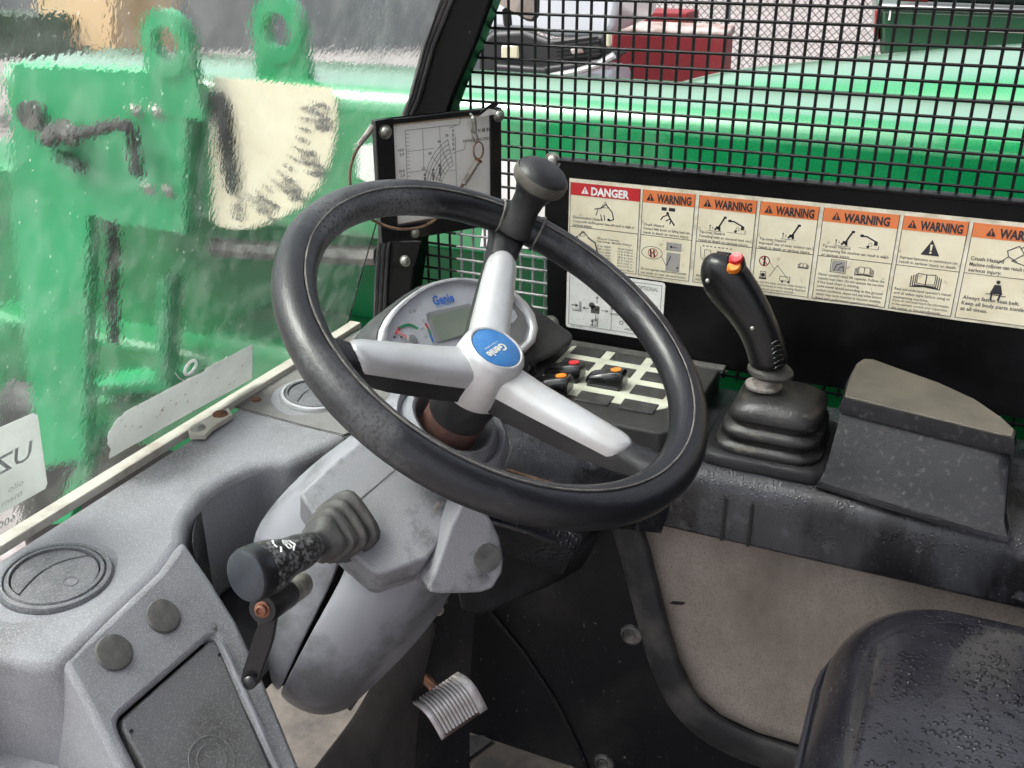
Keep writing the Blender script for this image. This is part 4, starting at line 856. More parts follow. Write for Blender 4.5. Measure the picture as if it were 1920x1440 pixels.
tu = (onP(912, 668, WC, WNN) - onP(955, 640, WC, WNN)).normalized(); tv = WNN.cross(tu)
cc_ = onP(932, 657, WC - WNN*.0131, WNN)
cm = MB().frame(cc_, tu, tv); cm.text('Genie', 0, -.0035, .0105, 0, bold=.03, align='c', sx=1.0); cm.text('A TEREX COMPANY', 0, -.0075, .0022, 0, align='c'); cm.build('lettering', 'cap_letter', cap)
MB().lathe([(.0, -.117), (.022, -.117), (.0250, -.112), (.0270, -.088), (.0300, -.0645), (0, -.0645)], WC, WNN, 36).build('hub_skirt', 'rubber', whl, smooth=True)
kb = wp(RR-.003, 23, .010)
kd = (WNN + WA*.0).normalized()
knob = MB().lathe([(.0, -.012), (.0215, -.012), (.0200, -.004), (.0155, .004), (.0142, .012), (.0150, .022), (.0185, .032), (.0235, .0385), (.0250, .0425), (.0252, .0480), (.0245, .0505), (.0215, .0545), (.0150, .0578), (.007, .0590), (0, .0592)], kb, kd, 40).build('spinner_knob', 'rubber', whl, smooth=True, angle=70)
MB().lathe([(.0250, .0395), (.0262, .0425), (.0264, .0485), (.0252, .0508), (.0240, .0500), (.0240, .0400)], kb, kd, 44).build('knob_band', 'knob_band', knob, smooth=True)
MB().tube([wp(RR + RT_*1.04*math.cos(p), 22+6.8, RT_*1.04*math.sin(p)) for p in [2*math.pi*i/24 for i in range(24)]], .0012, 5, True).build('clamp_seam', 'piping', knob, smooth=True)
MB().tube([wp(RR + RT_*1.04*math.cos(p), 22-6.8, RT_*1.04*math.sin(p)) for p in [2*math.pi*i/24 for i in range(24)]], .0012, 5, True).build('clamp_seam', 'piping', knob, smooth=True)

# ================================================================ instrument cluster
IC = onD(860, 600, 1.06); IN = V((-.3, -.75, .6)).normalized()
onI = lambda x, y, h=0.: onP(x, y, IC + IN*h, IN)
clu = empty('instrument_cluster', onI(860, 700), 'oval silver-rimmed instrument cluster behind the steering wheel', 'instrument cluster')
outl = [(711, 640), (714, 620), (724, 600), (738, 582), (756, 566), (774, 552), (794, 540), (812, 533), (831, 528), (850, 525), (869, 525), (899, 529), (930, 538), (959, 551), (981, 570), (996, 592), (1002, 617), (997, 641), (978, 661), (955, 675), (920, 685), (880, 690), (835, 690), (790, 686), (750, 676), (725, 660)]
outp = [onI(x, y) for x, y in outl]; ctr = sum(outp, V())/len(outp)
def inset(k, h): return [ctr + (p-ctr)*k + IN*h for p in outp]
MB().loft([inset(1.11, -.055), inset(1.10, -.008), inset(1.05, .001), inset(1.01, .0)]).build('housing', 'housing', clu, smooth=True, angle=50)
MB().loft([inset(1.035, -.004), inset(1.03, .003), inset(1.0, .0065), inset(.95, .0065), inset(.925, .003), inset(.92, -.002)]).build('bezel', 'chrome_edge', clu, smooth=True, angle=60)
fc = MB(); fp = inset(.925, .0008); fc.add(fp + [p-IN*.003 for p in fp], [tuple(range(len(fp)))]); fc.build('face', 'gauge_face', clu)
ux = (onI(900, 556)-onI(810, 574)).normalized(); uy = IN.cross(ux)
FI = lambda x, y: ((onI(x, y)-IC).dot(ux), (onI(x, y)-IC).dot(uy))
fr = lambda: MB().frame(IC, ux, uy)
fr().poly([FI(*p) for p in ((797, 590), (801, 587), (878, 570), (882, 574), (890, 592), (870, 632), (823, 644), (815, 642))], .0018).build('display_frame', 'lcd_frame', clu)
fr().poly([FI(*p) for p in ((803, 594), (876, 576), (884, 592), (866, 630), (824, 641))], .0026).build('display', 'lcd', clu)
g = fr(); u, v = FI(812, 572); u2, v2 = FI(848, 562)
g.text('Genie', u, v-.001, .0145, .0018, width=(u2-u)*1.06, bold=.035); g.text('A TEREX COMPANY', u+.001, v-.004, .0022, .0018, width=(u2-u)*.75); g.build('lettering', 'blue_ink', clu)
def arc(mb, pts, w, h): mb.line(pts, w, h)
a_ = fr(); a_.line([FI(*p) for p in ((747, 616), (757, 611), (765, 610), (773, 612), (780, 616))], .0028, .0018); a_.line([FI(*p) for p in ((802, 618), (805, 627))], .0026, .0018); a_.build('green_arc', 'gauge_green', clu)
a_ = fr(); a_.line([FI(*p) for p in ((741, 626), (747, 617))], .0028, .0018); a_.line([FI(*p) for p in ((797, 609), (801, 616))], .0026, .0018); a_.build('red_arc', 'gauge_red', clu)
a_ = fr(); a_.line([FI(*p) for p in ((806, 631), (810, 640))], .0026, .0018); a_.build('blue_arc', 'gauge_blue', clu)
a_ = fr(); a_.line([FI(743, 626), FI(766, 638)], .0026, .0045); a_.build('pointer', 'gauge_pink', clu)
MB().lathe([(0, 0), (.0062, 0), (.0062, .004), (.005, .0055), (0, .006)], onI(769, 639), IN, 20).build('pointer_hub', 'lcd_frame', clu, smooth=True)
d_ = fr(); d_.disc(*FI(738, 633), .0017, .0018); d_.disc(*FI(751, 633), .0014, .0018)
for p, t in (((768, 586), 'o'), ((776, 584), 'o')): d_.ring(*FI(*p), .0014, .0005, .0018, 8)
for p, t in (((793, 605), '10'), ((791, 620), '100'), ((798, 635), '50')): d_.text(t, *FI(*p), .0042, .0018, align='c')
tag(d_.build('face_marks', 'ink_grey', clu), kind='stuff')
fr().poly([FI(*p) for p in ((930, 549), (960, 566), (980, 590), (988, 615), (980, 640), (955, 660), (925, 668), (940, 620), (944, 600))], .0022).build('right_gauge', 'cluster_dark', clu)
fr().poly([FI(*p) for p in ((945, 575), (962, 583), (968, 596), (960, 606), (944, 612))], .0028).build('tell_tale', 'gauge_face', clu)
MB().prism([onI(x, y, -.03) for x, y in ((985, 560), (1078, 625), (1075, 645), (1040, 665), (985, 690), (900, 700))], -IN*.03).build('cluster_shoulder', 'housing', clu, bevel=.006)

# ================================================================ right console, switch panel
cons = empty('console', (.98, 0, 1.42), 'wet black side console below the label plate', 'console')
prof = [(1.082, 1.500), (.905, 1.500), (.884, 1.497), (.874, 1.488), (.872, 1.475), (.874, 1.425), (.884, 1.418), (1.082, 1.418)]
MB().loft([[V((x, yy, z)) for x, z in prof] for yy in (-.75, -.3, -.1, .1, .28, .46)]).build('body', 'console_wet', cons, bevel=.002, segs=2)
for yy in (.148, .121):
    MB().box((.8705, yy-.0016, 1.425), (.8725, yy+.0016, 1.476)).build('drip_groove', 'dark_gap', cons)
for i, (xa, xb) in enumerate(((1296, 1318), (1322, 1344))):
    MB().prism([onZ(xa+20, 688, 1.504), onZ(xb+22, 694, 1.504), onZ(xb, 712, 1.504), onZ(xa-2, 706, 1.504)], (0, 0, -.003)).build('slot_bar', 'console', cons, bevel=.0006)
swp = empty('switch_panel', (1.0, .31, 1.50), 'dark switch panel with a pale frame right of the steering wheel', 'switch panel')
SZ = 1.528
base = [onZ(1070, 638, SZ), onZ(1335, 690, SZ), onZ(1256, 800, SZ), onZ(1225, 838, SZ), onZ(960, 764, SZ)]
xb_ = [V((1.078, .40, SZ)), V((1.078, .205, SZ)), V((.905, .205, SZ)), V((.885, .225, SZ)), V((.885, .42, SZ)), V((.93, .43, SZ))]
MB().prism(xb_, (0, 0, -.029)).build('panel_body', 'console', swp, bevel=.003)
MB().prism([V((1.083, .40, SZ+.002)), V((1.083, .20, SZ+.002)), V((1.068, .20, SZ+.002)), V((1.068, .40, SZ+.002))], (0, 0, -.004)).build('rear_rail', 'plug', swp, bevel=.001)
F1, F2, F3 = onZ(1075, 647, SZ), onZ(1002, 728, SZ), onZ(1232, 782, SZ)
fx0, fx1 = F2.x, F1.x; fy1 = F1.y; fy0 = F3.y-.004
c_ = .007
MB().prism([V((x, y, SZ+.001)) for x, y in ((fx0+c_, fy1), (fx1-c_, fy1), (fx1, fy1-c_), (fx1, fy0+c_), (fx1-c_, fy0), (fx0+c_*1.5, fy0), (fx0, fy0+c_*1.5), (fx0, fy1-c_))], (0, 0, -.002)).build('pale_frame', 'key_frame', swp, bevel=.0005)
A1 = onZ(1103, 662, SZ); C4 = onZ(1197, 764, SZ); A4 = onZ(1046, 728, SZ)
gx = [A1.x + (C4.x-A1.x)*k/3 for k in range(4)]; gy = [A1.y + (C4.y-A1.y)*k/2 for k in range(3)]
bw, bl = abs(gx[1]-gx[0])*.31, abs(gy[1]-gy[0])*.385
rock = {(2, 0): 'red_dot', (3, 0): 'orange_dot', (2, 1): 'orange_dot'}
for i in range(4):
    for j in range(3):
        x, y = gx[i], gy[j]
        if (i, j) in rock:
            rk = MB().box((x-bw, y-bl, SZ), (x+bw, y+bl, SZ+.004)).build('switch_base', 'switch_blank', swp, bevel=.0012)
            sec = []
            for u, hh in ((1.08, .010), (.8, .0135), (.2, .0170), (-.4, .0205), (-.95, .0220), (-1.1, .0185)):
                yy = y+bl*u*1.03
                sec.append([V((x-bw*.9, yy, SZ+.0035)), V((x-bw*.86, yy, SZ+hh*.8)), V((x-bw*.6, yy, SZ+hh)), V((x+bw*.6, yy, SZ+hh)), V((x+bw*.86, yy, SZ+hh*.8)), V((x+bw*.9, yy, SZ+.0035))])
            rr_ = MB().loft(sec).build('rocker', 'rocker', rk, bevel=.0012, segs=2)
            nrm = V((0, -.0014/.01, 1)).normalized()
            MB().lathe([(0, 0), (.0062, 0), (.0060, .0010), (0, .0012)], V((x, y-bl*.55, SZ+.0212)), V((0, .12, 1)), 22, ax=(1, 0, 0), k=.95).build('dot', rock[(i, j)], rk, smooth=True)
        else:
            MB().box((x-bw, y-bl, SZ), (x+bw, y+bl, SZ+.0022)).build('blank_button', 'switch_blank', swp, bevel=.0008)
MB().lathe([(0, 0), (.010, 0), (.009, .012), (.006, .016), (0, .017)], onZ(990, 700, SZ), (0, 0, 1), 18).build('knob', 'rocker', swp, smooth=True)

# ================================================================ joystick
jb = V((.955, .122, 1.50))
js = empty('joystick', jb, 'black joystick with red and yellow thumb buttons on the console', 'joystick')
def sq(c, s, rot=0., n=32, pw=4., sx=1.):
    out = []
    for i in range(n):
        t = 2*math.pi*i/n; cx, sy = math.cos(t), math.sin(t); k = (abs(cx)**pw+abs(sy)**pw)**(-1/pw); out.append(V(c) + V((cx*k*s*sx, sy*k*s, 0)))
    return out
MB().loft([sq(jb+V((.004, -.002, h)), s, pw=9) for s, h in ((.067, 0), (.067, .008), (.063, .012), (.050, .012))]).build('base_plate', 'black_plastic', js, smooth=True, angle=50)
bp_ = [(.054, .010), (.0555, .0155), (.054, .020), (.0445, .0215), (.0440, .0245), (.0505, .0265), (.0515, .0315), (.0495, .0365), (.0400, .038), (.0395, .041), (.0455, .043), (.0462, .048), (.0440, .056), (.032, .064), (.018, .067), (.012, .069)]
MB().loft([sq(jb+V((.004*h/.07, -.006*h/.07, h)), s, pw=5 if s > .03 else 3) for s, h in bp_]).build('bellows', 'boot', js, smooth=True, angle=75)
jt = onX(1432, 721, .955)
ja = (onX(1408, 620, .955) - onX(1440, 700, .96)).normalized()
MB().lathe([(.008, -.004), (.0185, -.002), (.019, .001), (.013, .003), (.011, .012), (0, .012)], jt, (0, 0, 1), 28).build('washer', 'washer', js, smooth=True)
rg = [((1444, 694), .0195, .0165), ((1440, 665), .0205, .0180), ((1428, 628), .0200, .0178), ((1409, 590), .0215, .0180), ((1388, 560), .0240, .0190), ((1368, 535), .0258, .0200), ((1354, 510), .0250, .0190), ((1352, 490), .0205, .0165), ((1356, 478), .0120, .0110)]
pth = [onX(x, y, .955) for (x, y), _, _ in rg]; rings = []
for i, (_, ra, rb) in enumerate(rg):
    t = (pth[min(i+1, len(pth)-1)]-pth[max(i-1, 0)]).normalized(); a = V((1, 0, 0)); a = (a-t*a.dot(t)).normalized(); b = t.cross(a)
    rings.append([pth[i] + a*math.cos(2*math.pi*k/20)*rb + b*math.sin(2*math.pi*k/20)*ra for k in range(20)])
grp = MB().loft(rings).build('grip', 'joy', js, subsurf=2)
MB().lathe([(.010, -.006), (.0200, -.004), (.0215, 0), (.0200, .004), (.014, .007)], pth[0]-ja*.001, ja, 26, ax=(0, 1, 0), k=1.1).build('grip_foot', 'joy_dust', js, smooth=True)
hn = V((-.75, -.15, .65)).normalized()
MB().prism([onX(x, y, .930) for x, y in ((1362, 478), (1392, 478), (1396, 497), (1388, 514), (1372, 512), (1362, 500))], (.012, 0, -.004)).build('thumb_recess', 'black_plastic', js, bevel=.002)
for q_, m in (((1380, 485), 'red_dot'), ((1376, 501), 'orange_dot')):
    MB().lathe([(0, -.004), (.0062, -.004), (.0062, .002), (.005, .0042), (0, .0048)], onX(*q_, .928), hn, 20, ax=(0, 1, -.3), k=1.15).build('thumb_button', m, js, smooth=True)
for q_ in ((1327, 527), (1411, 616)):
    bolt('screw', onX(*q_, .936), (-1, -.1, .1), .0026, 'zinc', js, washer=False)
for k in range(6):
    y0_ = 640+k*9; MB().tube([onX(1446+k*1.5, y0_+6, .938), onX(1455+k*1.6, y0_, .940), onX(1462+k*1.6, y0_-1, .944)], .0009, 5).build('grip_rib', 'joy', js, smooth=True)

# ================================================================ storage box on the console
sb = empty('storage_box', (.98, -.02, 1.50), 'dark storage box with dusty brown lid at the right end of the console', 'storage box')
zb, zt = 1.500, 1.574
lidp = [(1582, 742), (1592, 705), (1606, 679), (1618, 671), (1636, 672), (1680, 688), (1760, 716), (1830, 748), (1880, 782), (1906, 806), (1902, 818), (1870, 812), (1780, 790), (1680, 766)]
lp = [onZ(x, y, 1.590) for x, y in lidp]
lc = sum(lp, V())/len(lp)
MB().loft([[lc + (p-lc)*1.03 - V((0, 0, .018)) for p in lp], [lc + (p-lc)*1.035 - V((0, 0, .012)) for p in lp], [lc + (p-lc)*1.0 - V((0, 0, .002)) for p in lp]]).build('lid_rim', 'box', sb, smooth=True, angle=50)
def bxr(k, z, fx=0.):
    out = []
    for p in lp:
        q = lc + (p-lc)*k; q.x += fx*(1.07-p.x)/.13; out.append(V((min(q.x, 1.078), q.y, z)))
    return out
MB().loft([bxr(1.13, 1.500, -.018), bxr(1.12, 1.506, -.016), bxr(1.07, 1.515, -.012), bxr(1.0, 1.573, .002), bxr(.98, 1.576, .004)]).build('box_body', 'box', sb, smooth=True, angle=60)
MB().loft([bxr(1.155, 1.5005, -.020), bxr(1.15, 1.5035, -.020), bxr(1.12, 1.5045, -.016)]).build('base_flange', 'box', sb, smooth=True)
MB().prism([lc + (p-lc)*.985 for p in lp], (0, 0, -.003)).build('lid_top', 'box_lid', sb, bevel=.002)

# ================================================================ black kick panel, pedal, floor bits
kick = empty('kick_panel', (.88, .25, 1.02), 'black moulded kick panel below the console beside the footwell', 'panel')
edge_ = [(1195, 975), (1215, 1040), (1232, 1105), (1250, 1180), (1270, 1245), (1300, 1310), (1350, 1352), (1420, 1385), (1500, 1408), (1560, 1430)]
onk = lambda x, y, X=.893: onX(x, y, X)
main = [onk(x, y) for x, y in [(1150, 960)] + edge_ + [(1560, 1560), (1000, 1560), (830, 1380), (830, 1200), (850, 1120), (900, 1000)]]
MB().prism(main, (.011, 0, 0)).build('panel_sheet', 'kick', kick, bevel=.002)
rb = smoothpath([onk(x-14, y+6, .888) for x, y in edge_], 5)
rows_ = []
for i, (x, y) in enumerate(edge_):
    (xa, ya), (xc, yc) = edge_[max(i-1, 0)], edge_[min(i+1, len(edge_)-1)]
    l_ = math.hypot(xc-xa, yc-ya); nx_, ny_ = -(yc-ya)/l_, (xc-xa)/l_
    rows_.append([onk(x+nx_*o_, y+ny_*o_, X_) for o_, X_ in ((-6, .9045), (-5, .889), (0, .884), (12, .881), (30, .8815), (44, .886), (52, .8925), (53, .897))])
MB().grid(rows_).build('rolled_edge', 'kick_edge', kick, subsurf=2)
MB().tube([onk(x, y, .892) for x, y in ((915, 1140), (980, 1220), (1040, 1310), (1085, 1400), (1110, 1460))], .0035, 6).build('crease', 'kick', kick, smooth=True)
for q_ in ((1184, 1189), (1133, 1430)):
    MB().lathe([(0, 0), (.0135, 0), (.0125, .003), (.0095, .0045), (.0085, .003), (.006, .003), (.005, .0045), (0, .0045)], onk(*q_, .8925), (-1, 0, .05), 24).build('screw', 'steel_dark', kick, smooth=True)
# curved dash underside and wet ledge behind the wheel
und = empty('lower_fascia', (.86, .36, 1.38), 'dark lower fascia under the switch panel behind the wheel rim', 'fascia')
MB().grid([[onD(x, y, d) for x, y, d in r] for r in ([(900, 790, 1.0), (1000, 800, 1.02), (1120, 830, 1.03), (1260, 850, 1.04)], [(900, 860, .985), (1000, 880, 1.0), (1120, 910, 1.02), (1260, 930, 1.03)], [(900, 930, .98), (1000, 960, 1.0), (1100, 985, 1.015), (1240, 1000, 1.03)])]).build('front_face', 'console_wet', und, solid=.008, smooth=True)
MB().prism([onD(x, y, d) for x, y, d in ((900, 945, .955), (1010, 975, .975), (1095, 1000, .99), (1082, 1032, .985), (1060, 1030, .98), (990, 1000, .965), (905, 975, .945))], V((.02, .02, -.05))).build('wet_ledge', 'seat', und, bevel=.003)
MB().tube([onD(x, y, .975) for x, y in ((950, 880), (990, 893), (1030, 905), (1052, 912))], .0016, 5).build('slit', 'rusty_cable', und)
MB().loft([[onD(x, y, d) for x, y, d in ((845, 1020, 1.0), (1090, 1035, 1.03), (1140, 985, 1.06), (900, 950, 1.05))], [onD(x, y, d) for x, y, d in ((850, 1090, 1.02), (1030, 1100, 1.05), (1100, 1060, 1.08), (900, 1000, 1.10))], [onD(x, y, d) for x, y, d in ((862, 1150, 1.05), (890, 1158, 1.06), (960, 1130, 1.09), (900, 1080, 1.12))]]).build('knee_moulding', 'black_plastic', und, bevel=.008, segs=3)

ped = empty('pedal', onD(835, 1325, 1.12), 'ribbed bare metal foot pedal low in the footwell', 'pedal')
pa, pb = onD(772, 1316, 1.09), onD(858, 1260, 1.11)             # top edge, left to right
pdn = (onD(828, 1388, 1.07) - onD(772, 1316, 1.09)); au = (pb-pa).normalized(); pl = (pb-pa).length
pn_ = au.cross(pdn.normalized()).normalized()
if pn_.dot(FW) > 0: pn_ = -pn_
def pprof(t): return pdn*t + pn_*(.030*math.sin(math.pi*min(max(t, 0), 1)))
rows = [[pa + au*(pl*u) + pprof(t) for t in [i/10 for i in range(11)]] for u in (0, 1)]
MB().grid(rows).build('pad', 'pedal_dirt', ped, solid=.004, smooth=True)
for ua_, ub_ in ((0., .11), (.83, 1.)):
    MB().grid([[pa + au*(pl*u) + pprof(t) + pn_*.0015 for t in [i/10 for i in range(11)]] for u in (ua_, ub_)]).build('end_strip', 'alu', ped, solid=.002, smooth=True)
for k in range(10):
    u = .155+.071*k
    MB().tube([pa + au*(pl*u) + pprof(t) + pn_*.0006 for t in [.06+.88*i/10 for i in range(11)]], .0019, 6).build('rib', 'alu', ped, smooth=True)
MB().tube([pa + au*pl*.45 + pprof(.5) - pn_*.006, onD(800, 1275, 1.15), onD(772, 1255, 1.16)], .006, 8).build('arm', 'rust', ped, smooth=True)
MB().prism([onZ(x, y, 1.024) for x, y in ((790, 1470), (850, 1378), (905, 1378), (925, 1388), (880, 1420), (820, 1500))], (0, 0, -.004)).build('floor_mat_edge', 'kick_edge', None, bevel=.001)
tag(bpy.data.objects['floor_mat_edge'], 'dark strip of worn rubber mat on the floor by the pedal', 'mat')

# ================================================================ seat
seat = empty('seat', (.62, -.25, 1.02), 'black vinyl seat cushion beaded with rain at the lower right', 'seat')
def sring(z, e, off=0.):
    z += .07; x0, x1, y0, y1 = .30+e, .846-e*.7, -.60+e, .026-e*1.0
    out = []; r_ = .10
    cs = [(x1-r_, y1-r_*.75, 0), (x0+r_, y1-r_*.75, 90), (x0+r_, y0+r_, 180), (x1-r_, y0+r_, 270)]
    for cx, cy, a0 in cs:
        for i in range(7):
            a = math.radians(a0+90*i/6); out.append(V((cx+r_*math.cos(a), cy+r_*(.75 if a0 < 180 else 1)*math.sin(a), z)))
    return out
rr_ = [sring(1.20, .03), sring(1.24, .006), sring(1.28, .0), sring(1.315, .0), sring(1.345, .008), sring(1.368, .026), sring(1.378, .050), sring(1.376, .085), sring(1.372, .14)]
MB().loft(rr_).build('cushion', 'seat', seat, subsurf=2)
MB().tube(sring(1.30, -.002), .0035, 7, True).build('piping', 'seat_pipe', seat, smooth=True)
MB().box((.42, -.5, 1.021), (.74, -.12, 1.28)).build('pedestal', 'black_plastic', seat, bevel=.01)

# ================================================================ the machine's boom beside the cab
XB = 1.35
boom = empty('telescopic_boom', (1.5, .2, 1.5), 'long green machine boom running past the cab right side', 'boom')
def boomring(y, zt=1.778, zb=1.525, r=.038):
    x0, x1 = XB, 1.66; out = []
    for cx, cz, a0 in ((x0+r, zt-r, 90), (x0+r, zb+r*.6, 180), (x1-r, zb+r*.6, 270), (x1-r, zt-r, 0)):
        for i in range(7):
            a = math.radians(a0+90*i/6); out.append(V((cx+r*math.cos(a), y, cz+(r if a0 in (90, 0) else r*.6)*math.sin(a))))
    return out
MB().loft([boomring(y) for y in (-2.5, -.5, .3, .9, 1.64)]).build('boom_tube', 'green_wet', boom, smooth=True, angle=50)
# head plate with lugs, pins and hoses seen through the wet glass
hp = empty('boom_head', onX(180, 440, 1.32), 'green boom head plate with two lifting eyes behind the wet glass', 'boom head')
hpts = [(14, 118), (335, 132), (350, 180), (345, 440), (225, 420), (165, 405), (158, 860), (70, 880), (20, 420)]
MB().prism([onX(x, y, 1.315) for x, y in hpts], (.03, 0, 0)).build('side_plate', 'green_light', hp, bevel=.004)
for cx, cy, X_ in ((306, 82, 1.31), (515, 55, 1.40)):
    a, b = onX(cx, cy, X_), None; R1 = 52*.0007*1.35; R2 = 26*.0007*1.3
    ring = [V((X_, a.y, a.z)) + V((0, math.cos(t)*R1, math.sin(t)*R1*1.1)) for t in [math.radians(-25+230*i/14) for i in range(15)]]
    inn = [V((X_, a.y, a.z)) + V((0, math.cos(t)*R2, math.sin(t)*R2*1.15)) for t in [2*math.pi*i/18 for i in range(18)]]
    lg = MB()
    # eye as a thick ring with a foot
    outer = []
    for i in range(24):
        t = 2*math.pi*i/24; outer.append(V((X_, a.y+math.cos(t)*R1, a.z+math.sin(t)*R1*1.1)))
    inner = [V((X_, a.y+(p.y-a.y)*.52, a.z+(p.z-a.z)*.52)) for p in outer]
    lg.loft([outer, inner, [p+V((.025, 0, 0)) for p in inner], [p+V((.025, 0, 0)) for p in outer]], True, False, True)
    lg.prism([V((X_+.003, a.y-R1*.98, a.z-R1*.1)), V((X_+.003, a.y-R1*1.15, a.z-R1*2.4)), V((X_+.003, a.y+R1*1.15, a.z-R1*2.4)), V((X_+.003, a.y+R1*.98, a.z-R1*.1)), V((X_+.003, a.y+R1*.5, a.z-R1*.75)), V((X_+.003, a.y-R1*.5, a.z-R1*.75))], (.02, 0, 0))
    lg.build('lifting_eye', 'green_light', hp, smooth=True, angle=30)
for q_ in ((252, 206), (292, 208), (276, 352), (314, 357)): bolt('bolt', onX(*q_, 1.314), (-1, 0, 0), .0095, 'zinc', hp)
MB().lathe([(0, 0), (.026, 0), (.026, .02), (0, .02)], onX(66, 215, 1.315), (-1, 0, 0), 20).build('pin', 'steel_dark', hp, smooth=True)
MB().tube(smoothpath([onX(x, y, 1.285) for x, y in ((85, 262), (120, 255), (170, 245), (225, 232), (245, 245), (250, 290), (258, 330))], 5), .011, 8).build('hose', 'black_hose', hp, smooth=True)
MB().tube([onX(85, 262, 1.29), onX(118, 240, 1.29), onX(140, 258, 1.29)], .018, 8).build('valve', 'steel_dark', hp, smooth=True)
MB().tube([onX(110, 290, 1.30), onX(150, 312, 1.30)], .012, 8).build('fitting', 'green_dark', hp, smooth=True)
# angle scale decal with its hanging pointer
an = empty('angle_scale', onX(500, 430, XB), 'cream boom angle scale decal with black numerals seen through the wet glass', 'decal')
ap = [(392, 148), (400, 142), (620, 163), (627, 172), (627, 240), (615, 300), (595, 345), (560, 385), (515, 412), (465, 427), (410, 425), (398, 412)]
MB().prism([onX(x, y, XB-.002) for x, y in ap], (.0014, 0, 0)).build('sheet', 'cream', an)
nm = MB()
for t, (x, y), rot in (('80', (600, 218), -80), ('60', (584, 308), -62), ('40', (548, 358), -42), ('20', (498, 390), -25), ('0', (445, 398), -10)):
    c = onX(x, y, XB-.003); a = math.radians(rot+170); uu = V((0, -math.cos(math.radians(rot+160)), math.sin(math.radians(rot+160)))); uu = V((0, math.sin(math.radians(-rot-90)), -math.cos(math.radians(-rot-90)))) * -1
    f_ = MB().frame(c, uu, V((-1, 0, 0)).cross(uu)); f_.text(t, 0, -.016, .046, 0, bold=.03, align='c'); nm.add(f_.v, f_.f)
for k in range(13):
    t = math.radians(2-78*k/12); cx, cy = 405, 200
    p0 = onX(cx+150*math.cos(-t)+8, cy+8+165*math.sin(-t), XB-.003); p1 = onX(cx+168*math.cos(-t)+8, cy+8+183*math.sin(-t), XB-.003)
    nm.tube([p0, p1], .002, 4)
nm.build('numerals', 'ink_grey', an)
MB().prism([onX(x, y, XB-.012) for x, y in ((388, 172), (412, 170), (425, 200), (440, 350), (432, 368), (420, 355))], (.006, 0, 0)).build('pointer', 'black_hose', an, bevel=.002)
o = MB().prism([onX(x, y, XB-.001) for x, y in ((668, 272), (700, 268), (712, 345), (690, 345), (668, 330))], (.0008, 0, 0)).build('white_patch', 'decal_white'); tag(o, 'small blank white patch on the boom left of the load chart', 'decal')
o = MB().prism([onX(x, y, XB-.0015) for x, y in ((938, 300), (1062, 312), (1062, 470), (900, 462), (905, 425), (938, 425))], (.0008, 0, 0)).build('white_patch', 'decal_white'); tag(o, 'white lettering panel on the boom behind the spinner knob', 'decal')
# chassis below the boom
chs = empty('chassis', (1.6, .8, .6), 'dark green machine chassis below the boom', 'chassis')
MB().box((1.62, -2.5, .55), (1.9, 2.3, 1.50)).build('side_wall', 'green_chassis', chs, bevel=.01)
MB().box((1.40, .55, .55), (1.62, 1.30, 1.28)).build('fender', 'green_chassis', chs, bevel=.03)
MB().box((1.52, 1.26, .4), (1.7, 2.1, 1.16)).build('front_skirt', 'green_chassis', chs, bevel=.02)
MB().box((1.36, -2.5, 1.05), (1.62, .50, 1.30)).build('rail', 'green_chassis', chs, bevel=.02)
MB().prism([onX(x, y, 1.42) for x, y in ((160, 722), (310, 712), (318, 735), (165, 745))], (.2, 0, -.01)).build('ledge', 'green_light', chs, bevel=.006)  # white highlight along the ledge painted in as paler green
MB().prism([onX(x, y, 1.38) for x, y in ((292, 520), (312, 522), (306, 715), (286, 715))], (.05, 0, 0)).build('upright', 'green_light', chs, bevel=.006)  # bright highlight down this bar painted in as paler green
MB().prism([onX(x, y, 1.46) for x, y in ((165, 748), (330, 738), (560, 640), (600, 760), (300, 1000), (120, 1060))], (.1, 0, -.02)).build('front_panel', 'green_chassis', chs, bevel=.01)
MB().tube([onX(x, y, 1.36) for x, y in ((205, 380), (212, 470), (208, 560), (212, 640))], .012, 8).build('hose', 'black_hose', chs, smooth=True)
MB().tube([onX(x, y, 1.37) for x, y in ((400, 462), (520, 470), (710, 480))], .018, 8).build('pipe', 'steel_dark', chs, smooth=True)  # dark bar added to stand for the shadow gap under the boom
MB().prism([onX(x, y, 1.34) for x, y in ((165, 800), (190, 790), (130, 980), (95, 985))], (.03, 0, 0)).build('strut', 'green_light', chs, bevel=.004)
MB().box((1.45, 1.30, .2), (1.75, 2.1, 1.0)).build('wheel_block', 'black_hose', chs, bevel=.1, segs=5)

# engine cover on the far side of the boom
hood = empty('engine_cover', (2.4, -.3, 1.4), 'bright green rounded engine cover beyond the boom at right', 'engine cover')
def hring(y, zn, zf):
    return [V((2.02, y, 1.35)), V((2.02, y, zn-.09)), V((2.03, y, zn-.05)), V((2.06, y, zn-.018)), V((2.12, y, zn)), V((2.3, y, zn+.008)), V((2.5, y, (zn+zf)/2+.012)), V((2.7, y, zf)), V((2.84, y, zf-.07)), V((2.9, y, 1.35))]
MB().loft([hring(y, a, b) for y, a, b in ((.86, 1.50, 1.48), (.80, 1.60, 1.57), (.56, 1.70, 1.65), (.39, 1.725, 1.69), (0, 1.752, 1.762), (-.5, 1.79, 1.80), (-1.2, 1.80, 1.80))]).build('cover_shell', 'green_wet', hood, subsurf=2)
